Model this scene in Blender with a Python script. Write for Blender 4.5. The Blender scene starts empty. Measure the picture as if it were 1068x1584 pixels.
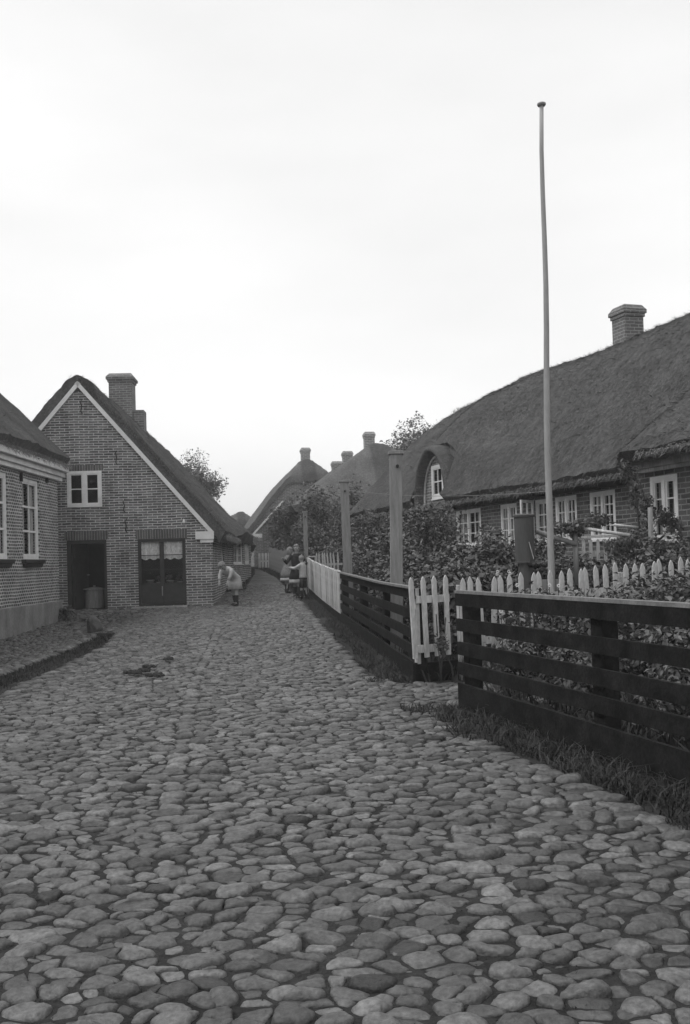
import bpy, bmesh, math, random
import numpy as np
from mathutils import Vector, Matrix
from mathutils.geometry import tessellate_polygon

RS = np.random.RandomState(7)
random.seed(7)
C = bpy.context.scene.collection
sc = bpy.context.scene

# ------------------------------------------------------------------ camera
F = 1500.0; CAMZ = 1.30
PITCH = math.radians(1.9); ROLL = math.radians(-1.7)
cam_d = bpy.data.cameras.new('camera'); cam = bpy.data.objects.new('camera', cam_d); C.objects.link(cam)
cam_d.sensor_fit = 'VERTICAL'; cam_d.sensor_height = 36.0; cam_d.lens = 36.0 * F / 1584.0
cam_d.shift_y = 27.0 / 1584.0
cam_d.clip_start = 0.05; cam_d.clip_end = 3000
RM = Matrix.Rotation(math.radians(90) + PITCH, 3, 'X') @ Matrix.Rotation(ROLL, 3, 'Z')
cam.matrix_world = Matrix.Translation((0, 0, CAMZ)) @ RM.to_4x4()
sc.camera = cam

def ray(px, py):
    return RM @ Vector(((px - 534.0) / F, (819.0 - py) / F, -1.0))
def W(px, py, D):
    d = ray(px, py); k = D / d.y
    return Vector((d.x * k, D, CAMZ + d.z * k))

# ------------------------------------------------------------------ terrain
def S(t):
    t = np.clip(t, 0, 1); return t * t * (3 - 2 * t)
_py = [-60, 12, 16, 19.7, 25, 29, 36, 45, 60, 100, 600]
_pz = [-.05, -.03, .01, .08, .25, .44, .75, 1.05, 1.3, 1.5, 1.5]
FX_Y = [-4, 5.4, 8.75, 10.5, 13.46, 19.7, 29, 32, 36.5, 45, 55, 100]
FX_X = [4.45, 1.895, .97, .72, .49, -.12, -1.16, -1.6, -2.17, -3.57, -6.5, -20]
def xfence(y): return np.interp(y, FX_Y, FX_X)
def prof(y):
    y = np.asarray(y, float)
    return (np.interp(y - 1.2, _py, _pz) + np.interp(y, _py, _pz) + np.interp(y + 1.2, _py, _pz)) / 3
def terr(x, y):
    x = np.asarray(x, float); y = np.asarray(y, float)
    z = prof(y)
    z = z + .42 * S((y - 10.5) / 7) * S((x - xfence(y)) / 2.2) * (1 - S((y - 30) / 14))
    z = z - .20 * S((-4.2 - x) / 1.8) * (1 - S((y - 23.4) / 1.5)) * S((y - 8) / 8)
    return z
def T(x, y): return float(terr(x, y))
def G(px, py):
    d = ray(px, py); lo, hi = 1.0, 60.0
    for _ in range(50):
        m = (lo + hi) / 2; p = d * (m / d.y)
        if CAMZ + p.z > T(p.x, m): lo = m
        else: hi = m
    p = d * (lo / d.y)
    return Vector((p.x, lo, T(p.x, lo)))

# ------------------------------------------------------------------ noise (numpy value noise)
def _h(i, j, k):
    n = (i * 374761393 + j * 668265263 + k * 2147483647) & 0xffffffff
    n = ((n ^ (n >> 13)) * 1274126177) & 0xffffffff
    return ((n ^ (n >> 16)) & 0xffff) / 65535.0
def vnoise(p, sc_=1.0):
    p = np.asarray(p, float) * sc_
    i = np.floor(p).astype(np.int64); f = p - i; f = f * f * (3 - 2 * f)
    r = 0
    for a in (0, 1):
        for b in (0, 1):
            for c in (0, 1):
                w = (f[:, 0] if a else 1 - f[:, 0]) * (f[:, 1] if b else 1 - f[:, 1]) * (f[:, 2] if c else 1 - f[:, 2])
                r = r + w * _h(i[:, 0] + a, i[:, 1] + b, i[:, 2] + c)
    return r * 2 - 1

# ------------------------------------------------------------------ materials
def new_mat(name):
    m = bpy.data.materials.new(name); m.use_nodes = True
    nt = m.node_tree; b = nt.nodes['Principled BSDF']
    b.inputs['Specular IOR Level'].default_value = .25
    return m, nt, b
def N(nt, t, **kw):
    n = nt.nodes.new(t)
    for k, v in kw.items():
        if hasattr(n, k): setattr(n, k, v)
        else: n.inputs[k].default_value = v
    return n
def g4(v): return (v, v, v, 1)
def ramp(nt, fac, stops):
    r = nt.nodes.new('ShaderNodeValToRGB'); e = r.color_ramp.elements
    e[0].position, e[0].color = stops[0][0], g4(stops[0][1])
    e[1].position, e[1].color = stops[-1][0], g4(stops[-1][1])
    for p, v in stops[1:-1]:
        x = e.new(p); x.color = g4(v)
    nt.links.new(fac, r.inputs[0]); return r.outputs[0]
def mul(nt, a, b):
    m = nt.nodes.new('ShaderNodeMix'); m.data_type = 'RGBA'; m.blend_type = 'MULTIPLY'; m.inputs[0].default_value = 1
    nt.links.new(a, m.inputs[6]); nt.links.new(b, m.inputs[7]); return m.outputs[2]
def coord(nt, kind='Object', scale=(1, 1, 1)):
    t = nt.nodes.new('ShaderNodeTexCoord'); mp = nt.nodes.new('ShaderNodeMapping'); mp.inputs['Scale'].default_value = scale
    nt.links.new(t.outputs[kind], mp.inputs[0]); return mp.outputs[0]
def noise(nt, vec, s, detail=4, rough=.6):
    n = N(nt, 'ShaderNodeTexNoise'); n.inputs['Scale'].default_value = s; n.inputs['Detail'].default_value = detail
    n.inputs['Roughness'].default_value = rough; nt.links.new(vec, n.inputs['Vector']); return n.outputs['Fac']
def bump(nt, b, h, strength=.4, dist=.01):
    u = nt.nodes.new('ShaderNodeBump'); u.inputs['Strength'].default_value = strength; u.inputs['Distance'].default_value = dist
    nt.links.new(h, u.inputs['Height']); nt.links.new(u.outputs[0], b.inputs['Normal'])
def simple(name, v, var=.25, s=6, rough=.8, bs=.3, bd=.004, scale=(1, 1, 1), fine=60, spec=.25):
    m, nt, b = new_mat(name)
    c = coord(nt, 'Object', scale)
    n1 = noise(nt, c, s); n2 = noise(nt, c, fine, 3)
    a = ramp(nt, n1, [(.3, v * (1 - var)), (.7, v * (1 + var))])
    d = ramp(nt, n2, [(.3, 1 - var * .8), (.7, 1 + var * .4)])
    nt.links.new(mul(nt, a, d), b.inputs['Base Color'])
    b.inputs['Roughness'].default_value = rough; b.inputs['Specular IOR Level'].default_value = spec
    bump(nt, b, n2, bs, bd); return m
def attr_mat(name, lo, hi, rough=.85, var=.3, s=40, bs=.5, bd=.004, spec=.25, extra=None):
    m, nt, b = new_mat(name)
    at = nt.nodes.new('ShaderNodeAttribute'); at.attribute_name = 'tone'
    c = coord(nt, 'Object'); n1 = noise(nt, c, s, 5); n2 = noise(nt, c, s * .2, 3)
    a = ramp(nt, at.outputs['Fac'], [(0, lo), (1, hi)])
    d = ramp(nt, n1, [(.25, 1 - var), (.75, 1 + var)]); e = ramp(nt, n2, [(.3, 1 - var * .6), (.7, 1 + var * .5)])
    nt.links.new(mul(nt, mul(nt, a, d), e), b.inputs['Base Color'])
    b.inputs['Roughness'].default_value = rough; b.inputs['Specular IOR Level'].default_value = spec
    if bs: bump(nt, b, n1, bs, bd)
    return m
def brick_mat(name, c1, c2, mortar, bw=.235, rh=.0665, ms=.010, freq=2, off=.5, weather=.35, bias=0.0):
    m, nt, b = new_mat(name)
    t = nt.nodes.new('ShaderNodeTexCoord')
    wob = nt.nodes.new('ShaderNodeTexNoise'); wob.inputs['Scale'].default_value = 7; nt.links.new(t.outputs['UV'], wob.inputs['Vector'])
    sub = nt.nodes.new('ShaderNodeVectorMath'); sub.operation = 'SUBTRACT'; sub.inputs[1].default_value = (.5, .5, .5)
    nt.links.new(wob.outputs['Color'], sub.inputs[0])
    scl = nt.nodes.new('ShaderNodeVectorMath'); scl.operation = 'SCALE'; scl.inputs['Scale'].default_value = .018
    nt.links.new(sub.outputs[0], scl.inputs[0])
    add = nt.nodes.new('ShaderNodeVectorMath'); nt.links.new(t.outputs['UV'], add.inputs[0]); wb2 = nt.nodes.new('ShaderNodeTexNoise'); wb2.inputs['Scale'].default_value = .9; nt.links.new(t.outputs['UV'], wb2.inputs['Vector'])
    sb2 = nt.nodes.new('ShaderNodeVectorMath'); sb2.operation = 'SUBTRACT'; sb2.inputs[1].default_value = (.5, .5, .5); nt.links.new(wb2.outputs['Color'], sb2.inputs[0])
    sc2 = nt.nodes.new('ShaderNodeVectorMath'); sc2.operation = 'SCALE'; sc2.inputs['Scale'].default_value = .05; nt.links.new(sb2.outputs[0], sc2.inputs[0])
    ad2 = nt.nodes.new('ShaderNodeVectorMath'); nt.links.new(scl.outputs[0], ad2.inputs[0]); nt.links.new(sc2.outputs[0], ad2.inputs[1]); nt.links.new(ad2.outputs[0], add.inputs[1])
    br = nt.nodes.new('ShaderNodeTexBrick'); br.offset = off; br.offset_frequency = freq
    nt.links.new(add.outputs[0], br.inputs['Vector'])
    br.inputs['Color1'].default_value = g4(c1); br.inputs['Color2'].default_value = g4(c2); br.inputs['Mortar'].default_value = g4(mortar)
    br.inputs['Scale'].default_value = 1; br.inputs['Mortar Size'].default_value = ms; br.inputs['Mortar Smooth'].default_value = .25
    br.inputs['Brick Width'].default_value = bw; br.inputs['Row Height'].default_value = rh; br.inputs['Bias'].default_value = bias
    n1 = noise(nt, t.outputs['UV'], 2.2, 5); n2 = noise(nt, t.outputs['UV'], 45, 4)
    w = ramp(nt, n1, [(.25, 1 - weather), (.5, 1), (.75, 1 + weather * .6)]); w2 = ramp(nt, n2, [(.25, .6), (.75, 1.3)])
    nt.links.new(mul(nt, mul(nt, br.outputs['Color'], w), w2), b.inputs['Base Color'])
    b.inputs['Roughness'].default_value = .92
    inv = nt.nodes.new('ShaderNodeMath'); inv.operation = 'MULTIPLY_ADD'; inv.inputs[1].default_value = -1; inv.inputs[2].default_value = 1
    nt.links.new(br.outputs['Fac'], inv.inputs[0])
    ad = nt.nodes.new('ShaderNodeMath'); ad.operation = 'MULTIPLY_ADD'; ad.inputs[1].default_value = .5
    nt.links.new(n2, ad.inputs[0]); nt.links.new(inv.outputs[0], ad.inputs[2])
    bump(nt, b, ad.outputs[0], .7, .008); return m

def thatch_mat(name, v):
    m, nt, b = new_mat(name)
    t = nt.nodes.new('ShaderNodeTexCoord')
    mp = nt.nodes.new('ShaderNodeMapping'); mp.inputs['Scale'].default_value = (1, .22, 1); nt.links.new(t.outputs['UV'], mp.inputs[0])
    n1 = noise(nt, mp.outputs[0], 60, 6, .75)
    n2 = noise(nt, t.outputs['Object'], 1.1, 4); n3 = noise(nt, t.outputs['Object'], 9, 5, .7); n4 = noise(nt, t.outputs['Object'], 34, 4, .7)
    at = nt.nodes.new('ShaderNodeAttribute'); at.attribute_name = 'tone'
    a = ramp(nt, n1, [(.3, v * .6), (.5, v), (.72, v * 1.6)])
    x = mul(nt, a, ramp(nt, n2, [(.3, .78), (.7, 1.2)])); x = mul(nt, x, ramp(nt, n3, [(.3, .75), (.7, 1.25)]))
    x = mul(nt, x, ramp(nt, n4, [(.32, .65), (.68, 1.4)]))
    x = mul(nt, x, ramp(nt, at.outputs['Fac'], [(0, .5), (.6, 1), (1, 2.2)]))
    nt.links.new(x, b.inputs['Base Color']); b.inputs['Roughness'].default_value = .95; b.inputs['Specular IOR Level'].default_value = .1
    ad = nt.nodes.new('ShaderNodeMath'); nt.links.new(n1, ad.inputs[0]); nt.links.new(n4, ad.inputs[1])
    bump(nt, b, ad.outputs[0], .9, .03); return m

def glass_mat(name):
    m, nt, b = new_mat(name)
    b.inputs['Base Color'].default_value = g4(.012); b.inputs['Roughness'].default_value = .06
    b.inputs['Specular IOR Level'].default_value = .5; b.inputs['Alpha'].default_value = .09
    c = coord(nt); bump(nt, b, noise(nt, c, 3, 2), .08, .01); return m

M = {}
M['brick_a'] = brick_mat('red_brick', .075, .19, .50, .245, .066, .0105, weather=.5)
M['brick_b'] = brick_mat('header_brick', .08, .15, .55, .135, .068, .013, weather=.5)
M['brick_c'] = brick_mat('old_brick', .06, .13, .27, .25, .080, .010)
M['brick_far'] = brick_mat('hazed_brick', .12, .19, .36, .25, .075, .011)  # brick lightened for the far walls: haze put into the colour
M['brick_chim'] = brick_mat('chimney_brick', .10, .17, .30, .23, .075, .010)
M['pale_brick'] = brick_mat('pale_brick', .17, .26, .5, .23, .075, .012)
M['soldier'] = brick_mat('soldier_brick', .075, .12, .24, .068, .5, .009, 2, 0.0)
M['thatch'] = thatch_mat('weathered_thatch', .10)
M['thatch_far'] = thatch_mat('hazed_thatch', .125)  # paler than the near thatch, distance haze painted into it
M['white'] = simple('white_paint', .74, .14, 3, .6, .3, .002)
M['whiteold'] = simple('weathered_white_paint', .52, .30, 5, .75, .5, .003, (1, 1, .25), 40)
M['cement'] = simple('cement_plinth', .24, .3, 2.5, .9, .5, .006, (1, 1, .6), 30)
M['dark'] = simple('tarred_wood', .015, .6, 6, .85, .6, .004, (1, 1, 1), 50, .1)
M['darkrail'] = simple('weathered_rail_cap', .19, .3, 8, .85, .6, .004, (1, 1, 1), 70)
M['darkpaint'] = simple('dark_door_paint', .035, .3, 5, .5, .3, .002)
M['greywood'] = simple('grey_painted_wood', .25, .22, 5, .8, .5, .003, (6, 6, .5), 30)
M['polepaint'] = simple('pole_paint', .34, .15, 4, .7, .3, .002, (3, 3, .4), 30)
M['pump'] = simple('pump_paint', .085, .2, 3, .6, .3, .002, (4, 4, .5), 25)
M['iron'] = simple('wrought_iron', .02, .3, 20, .6, .3, .002)
M['soil'] = simple('garden_soil', .05, .45, 1.2, .95, .9, .05, (1, 1, 1), 14)
M['sand'] = simple('trodden_earth_between_stones', .028, .62, 1.1, .95, .9, .02, (1, 1, 1), 25)
M['pathsand'] = simple('sandy_lane', .14, .45, 1.3, .95, .9, .03, (1, 1, 1), 12)
M['stone'] = attr_mat('field_stone', .022, .145, .5, .6, 42, 1.0, .009, .5)
M['leaf'] = attr_mat('leaf', .04, .21, .6, .25, 30, 0, 0, .35)
M['leaf_far'] = attr_mat('leaf_hazed', .065, .20, .6, .2, 10, 0, 0, .3)  # dark tones raised so the leaf colour carries some of the haze
M['grass'] = attr_mat('grass_blade', .014, .065, .7, .25, 20, 0, 0, .3)
M['flower'] = simple('petal', .6, .1, 10)
M['bark'] = simple('bark', .06, .35, 10, .95, .9, .02, (3, 3, .6), 30)
M['glass'] = glass_mat('window_glass')
M['lace'] = simple('lace_curtain', .8, .3, 30, .9, .2, .001, (1, 1, .5), 90)
M['curtain'] = simple('curtain_cloth', .5, .3, 12, .9, .3, .004, (8, 8, .3), 30)
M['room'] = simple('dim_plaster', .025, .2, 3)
M['pot'] = simple('clay_pot', .22, .2, 10)
M['skin'] = simple('skin', .36, .08, 10, .6, .1, .001)
M['hair_l'] = simple('fair_hair', .20, .3, 60, .7, .5, .003)
M['hair_d'] = simple('brown_hair', .12, .3, 60, .7, .5, .003)
M['cloth_w'] = simple('white_cotton', .42, .12, 20, .9, .3, .004)
M['cloth_d'] = simple('dark_wool', .025, .3, 20, .9, .3, .004)
M['cloth_g'] = simple('grey_cloth', .2, .25, 20, .9, .3, .004)
M['boot'] = simple('boot_leather', .02, .3, 20, .6, .3, .002)
M['dung'] = simple('dry_dung', .035, .4, 20, .95, .8, .01)

# ------------------------------------------------------------------ object helpers
def tag(o, label=None, cat=None, group=None, kind=None):
    if label: o['label'] = label
    if cat: o['category'] = cat
    if group: o['group'] = group
    if kind: o['kind'] = kind
    return o
def thing(name, label, cat, loc=(0, 0, 0), rz=0, group=None):
    o = bpy.data.objects.new(name, None); C.objects.link(o)
    o.location = loc; o.rotation_euler = (0, 0, rz); o.empty_display_size = .2
    return tag(o, label, cat, group)
class MB:
    def __init__(s): s.v = []; s.f = []; s.uv = []; s.tone = []
    def face(s, pts, uvs=None):
        b = len(s.v); s.v += [tuple(p) for p in pts]; s.f.append(tuple(range(b, b + len(pts))))
        s.uv += list(uvs) if uvs else [(p[0], p[2]) for p in pts]
    def mesh(s, verts, faces):
        b = len(s.v); s.v += [tuple(p) for p in verts]
        for f in faces:
            s.f.append(tuple(b + i for i in f)); s.uv += [(verts[i][0], verts[i][2]) for i in f]
    def box(s, x0, x1, y0, y1, z0, z1, fr=None):
        P = [(x, y, z) for z in (z0, z1) for y in (y0, y1) for x in (x0, x1)]
        fr = fr or (lambda a, b, c: (a, b, c))
        q = [fr(*p) for p in P]
        for f, ax in (((0, 1, 5, 4), 0), ((3, 2, 6, 7), 0), ((2, 0, 4, 6), 1), ((1, 3, 7, 5), 1), ((4, 5, 7, 6), 2), ((2, 3, 1, 0), 2)):
            u = [((P[i][0], P[i][2]) if ax == 0 else (P[i][1], P[i][2]) if ax == 1 else (P[i][0], P[i][1])) for i in f]
            s.face([q[i] for i in f], u)
    def tube(s, pts, rad, n=10, cap=True):
        pts = [Vector(p) for p in pts]
        rad = rad if isinstance(rad, (list, tuple)) else [rad] * len(pts)
        rings = []; up = Vector((0, 0, 1)); 
        for i, p in enumerate(pts):
            d = (pts[min(i + 1, len(pts) - 1)] - pts[max(i - 1, 0)]).normalized()
            a = d.cross(up if abs(d.z) < .95 else Vector((1, 0, 0))).normalized(); b = d.cross(a)
            rings.append([p + (a * math.cos(2 * math.pi * k / n) + b * math.sin(2 * math.pi * k / n)) * rad[i] for k in range(n)])
        vs = [q for r in rings for q in r]; fs = []
        for i in range(len(pts) - 1):
            for k in range(n):
                fs.append((i * n + k, i * n + (k + 1) % n, (i + 1) * n + (k + 1) % n, (i + 1) * n + k))
        if cap: fs.append(tuple(range(n))[::-1]); fs.append(tuple((len(pts) - 1) * n + k for k in range(n)))
        s.mesh(vs, fs)
    def lathe(s, c, prof_, n=16, sx=1, sy=1, rot=0):
        vs = []; fs = []
        for r, z in prof_:
            for k in range(n):
                a = 2 * math.pi * k / n; x = r * sx * math.cos(a); y = r * sy * math.sin(a)
                vs.append((c[0] + x * math.cos(rot) - y * math.sin(rot), c[1] + x * math.sin(rot) + y * math.cos(rot), c[2] + z))
        for i in range(len(prof_) - 1):
            for k in range(n): fs.append((i * n + k, i * n + (k + 1) % n, (i + 1) * n + (k + 1) % n, (i + 1) * n + k))
        s.mesh(vs, fs)
    def build(s, name, mat, parent=None, smooth=False, bev=0):
        me = bpy.data.meshes.new(name); me.from_pydata(s.v, [], s.f)
        ul = me.uv_layers.new(name='UVMap'); ul.data.foreach_set('uv', [c for u in s.uv for c in u])
        me.materials.append(mat); me.validate()
        if smooth: me.polygons.foreach_set('use_smooth', [True] * len(me.polygons))
        o = bpy.data.objects.new(name, me); C.objects.link(o)
        if parent: o.parent = parent
        if bev:
            b = bmesh.new(); b.from_mesh(me); bmesh.ops.remove_doubles(b, verts=b.verts, dist=.0004); b.to_mesh(me); b.free()
            md = o.modifiers.new('bevel', 'BEVEL'); md.width = bev; md.segments = 2; md.limit_method = 'ANGLE'
        return o
def npmesh(name, verts, faces, mat, parent=None, tone=None, smooth=False, uv=None):
    """verts (n,3); faces (m,k) equal size"""
    me = bpy.data.meshes.new(name); n = len(verts); m, k = faces.shape
    me.vertices.add(n); me.vertices.foreach_set('co', np.asarray(verts, np.float32).ravel())
    me.loops.add(m * k); me.loops.foreach_set('vertex_index', faces.astype(np.int32).ravel())
    me.polygons.add(m); me.polygons.foreach_set('loop_start', np.arange(0, m * k, k, dtype=np.int32))
    try: me.polygons.foreach_set('loop_total', np.full(m, k, np.int32))
    except Exception: pass
    me.update(calc_edges=True)
    if smooth: me.polygons.foreach_set('use_smooth', np.ones(m, bool))
    if tone is not None:
        a = me.attributes.new('tone', 'FLOAT', 'POINT'); a.data.foreach_set('value', np.asarray(tone, np.float32))
    if uv is not None:
        ul = me.uv_layers.new(name='UVMap'); ul.data.foreach_set('uv', np.asarray(uv, np.float32)[faces.ravel()].ravel())
    me.materials.append(mat); o = bpy.data.objects.new(name, me); C.objects.link(o)
    if parent: o.parent = parent
    return o

class Frame:
    """wall frame: a along, b inward, c up, in the parent's local space"""
    def __init__(s, o, u): s.o = Vector(o); s.u = Vector((u[0], u[1], 0)).normalized(); s.n = Vector((-s.u.y, s.u.x, 0))
    def __call__(s, a, b, c): return tuple(s.o + s.u * a + s.n * b + Vector((0, 0, c)))
def plane_hit(px, py, o, u):
    """hit of the pixel's ray with the vertical world plane through o along u -> (a, z)"""
    u = Vector((u[0], u[1], 0)).normalized(); n = Vector((-u.y, u.x, 0)); d = ray(px, py); c = Vector((0, 0, CAMZ))
    k = (Vector(o) - c).dot(n) / d.dot(n); p = c + d * k
    return (p - Vector(o)).dot(u), p.z

def wall(fr, poly, holes, th, mat, parent, name='wall', depth=None):
    """poly: list (a,c); holes: rects (a0,a1,c0,c1)"""
    mb = MB(); loops = [[Vector((a, c, 0)) for a, c in poly]]
    for a0, a1, c0, c1 in holes: loops.append([Vector(p) for p in ((a0, c0, 0), (a0, c1, 0), (a1, c1, 0), (a1, c0, 0))])
    flat = [p for l in loops for p in l]
    for tri in tessellate_polygon(loops):
        pts = [flat[i] for i in tri]
        ar = (pts[1] - pts[0]).cross(pts[2] - pts[0]).z
        if ar < 0: pts = pts[::-1]
        mb.face([fr(p.x, 0, p.y) for p in pts], [(p.x, p.y) for p in pts])
        mb.face([fr(p.x, th, p.y) for p in pts[::-1]], [(p.x, p.y) for p in pts[::-1]])
    for l in loops:
        for i in range(len(l)):
            p, q = l[i], l[(i + 1) % len(l)]
            mb.face([fr(p.x, 0, p.y), fr(q.x, 0, q.y), fr(q.x, th, q.y), fr(p.x, th, p.y)],
                    [(p.x + p.y * 0, p.y), (q.x, q.y), (q.x + th, q.y), (p.x + th, p.y)] if abs(p.x - q.x) < 1e-6 else [(p.x, p.y), (q.x, q.y), (q.x, q.y + th), (p.x, p.y + th)])
    return mb.build(name, mat, parent)

def window(fr, a0, a1, c0, c1, parent, cols=2, rows=2, cas=2, fw=.06, mw=.022, back=.05, mat='white', curtain=None, label=None, sill=True, solid_bottom=0, name='window', open_left=False):
    mb = MB(); w = a1 - a0; e = .002
    b0, b1 = back, back + .06
    def bx(x0, x1, z0, z1, y0=b0, y1=b1): mb.box(x0, x1, y0, y1, z0, z1, fr)
    bx(a0 + e, a0 + fw, c0 + e, c1 - e); bx(a1 - fw, a1 - e, c0 + e, c1 - e)
    bx(a0 + fw, a1 - fw, c1 - fw, c1 - e); bx(a0 + fw, a1 - fw, c0 + e, c0 + fw)
    cw = (w - 2 * fw) / cas
    for i in range(1, cas):
        x = a0 + fw + cw * i; bx(x - fw * .55, x + fw * .55, c0 + fw, c1 - fw, b0 - .012, b1 - .012)
    z0 = c0 + fw + solid_bottom; z1 = c1 - fw
    ci = max(1, cols // cas)
    for i in range(cas):
        x0 = a0 + fw + cw * i + (fw * .55 if i else 0); x1 = a0 + fw + cw * (i + 1) - (fw * .55 if i < cas - 1 else 0)
        cf = fw * .45
        bx(x0, x0 + cf, z0, z1, b0 + .012, b1 - .01); bx(x1 - cf, x1, z0, z1, b0 + .012, b1 - .01)
        bx(x0 + cf, x1 - cf, z0, z0 + cf, b0 + .012, b1 - .01); bx(x0 + cf, x1 - cf, z1 - cf, z1, b0 + .012, b1 - .01)
        for k in range(1, ci):
            x = x0 + (x1 - x0) * k / ci; bx(x - mw / 2, x + mw / 2, z0 + cf, z1 - cf, b0 + .015, b1 - .015)
        for k in range(1, rows):
            z = z0 + (z1 - z0) * k / rows; bx(x0 + cf, x1 - cf, z - mw / 2, z + mw / 2, b0 + .018, b1 - .018)
    if sill: bx(a0 - .03, a1 + .03, c0 - .035, c0 - .001, -.04, b0 + .04)
    o = mb.build(name, M[mat], parent)
    if label: o['label'] = label
    gp = MB(); gp.box(a0 + fw, a1 - fw, b0 + .030, b0 + .034, z0, c1 - fw, fr); gp.build('pane', M['glass'], o)
    if curtain:
        n = 28
        for (x0, x1, zz0, zz1) in curtain:
            cb = MB(); lace = zz1 - zz0 < .7
            for k in range(n):
                t0, t1 = k / n, (k + 1) / n; xa = x0 + (x1 - x0) * t0; xb = x0 + (x1 - x0) * t1
                ya = b1 + .025 + .012 * math.sin(k * 1.7); yb = b1 + .025 + .012 * math.sin((k + 1) * 1.7)
                sc0 = .05 * abs(math.sin(t0 * math.pi * 5)) * lace; sc1 = .05 * abs(math.sin(t1 * math.pi * 5)) * lace
                cb.face([fr(xa, ya, zz0 - sc0), fr(xb, yb, zz0 - sc1), fr(xb, yb, zz1), fr(xa, ya, zz1)])
            co = cb.build('curtain', M['lace'] if lace else M['curtain'], o)
            co.modifiers.new('s', 'SOLIDIFY').thickness = .004
    return o

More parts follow.
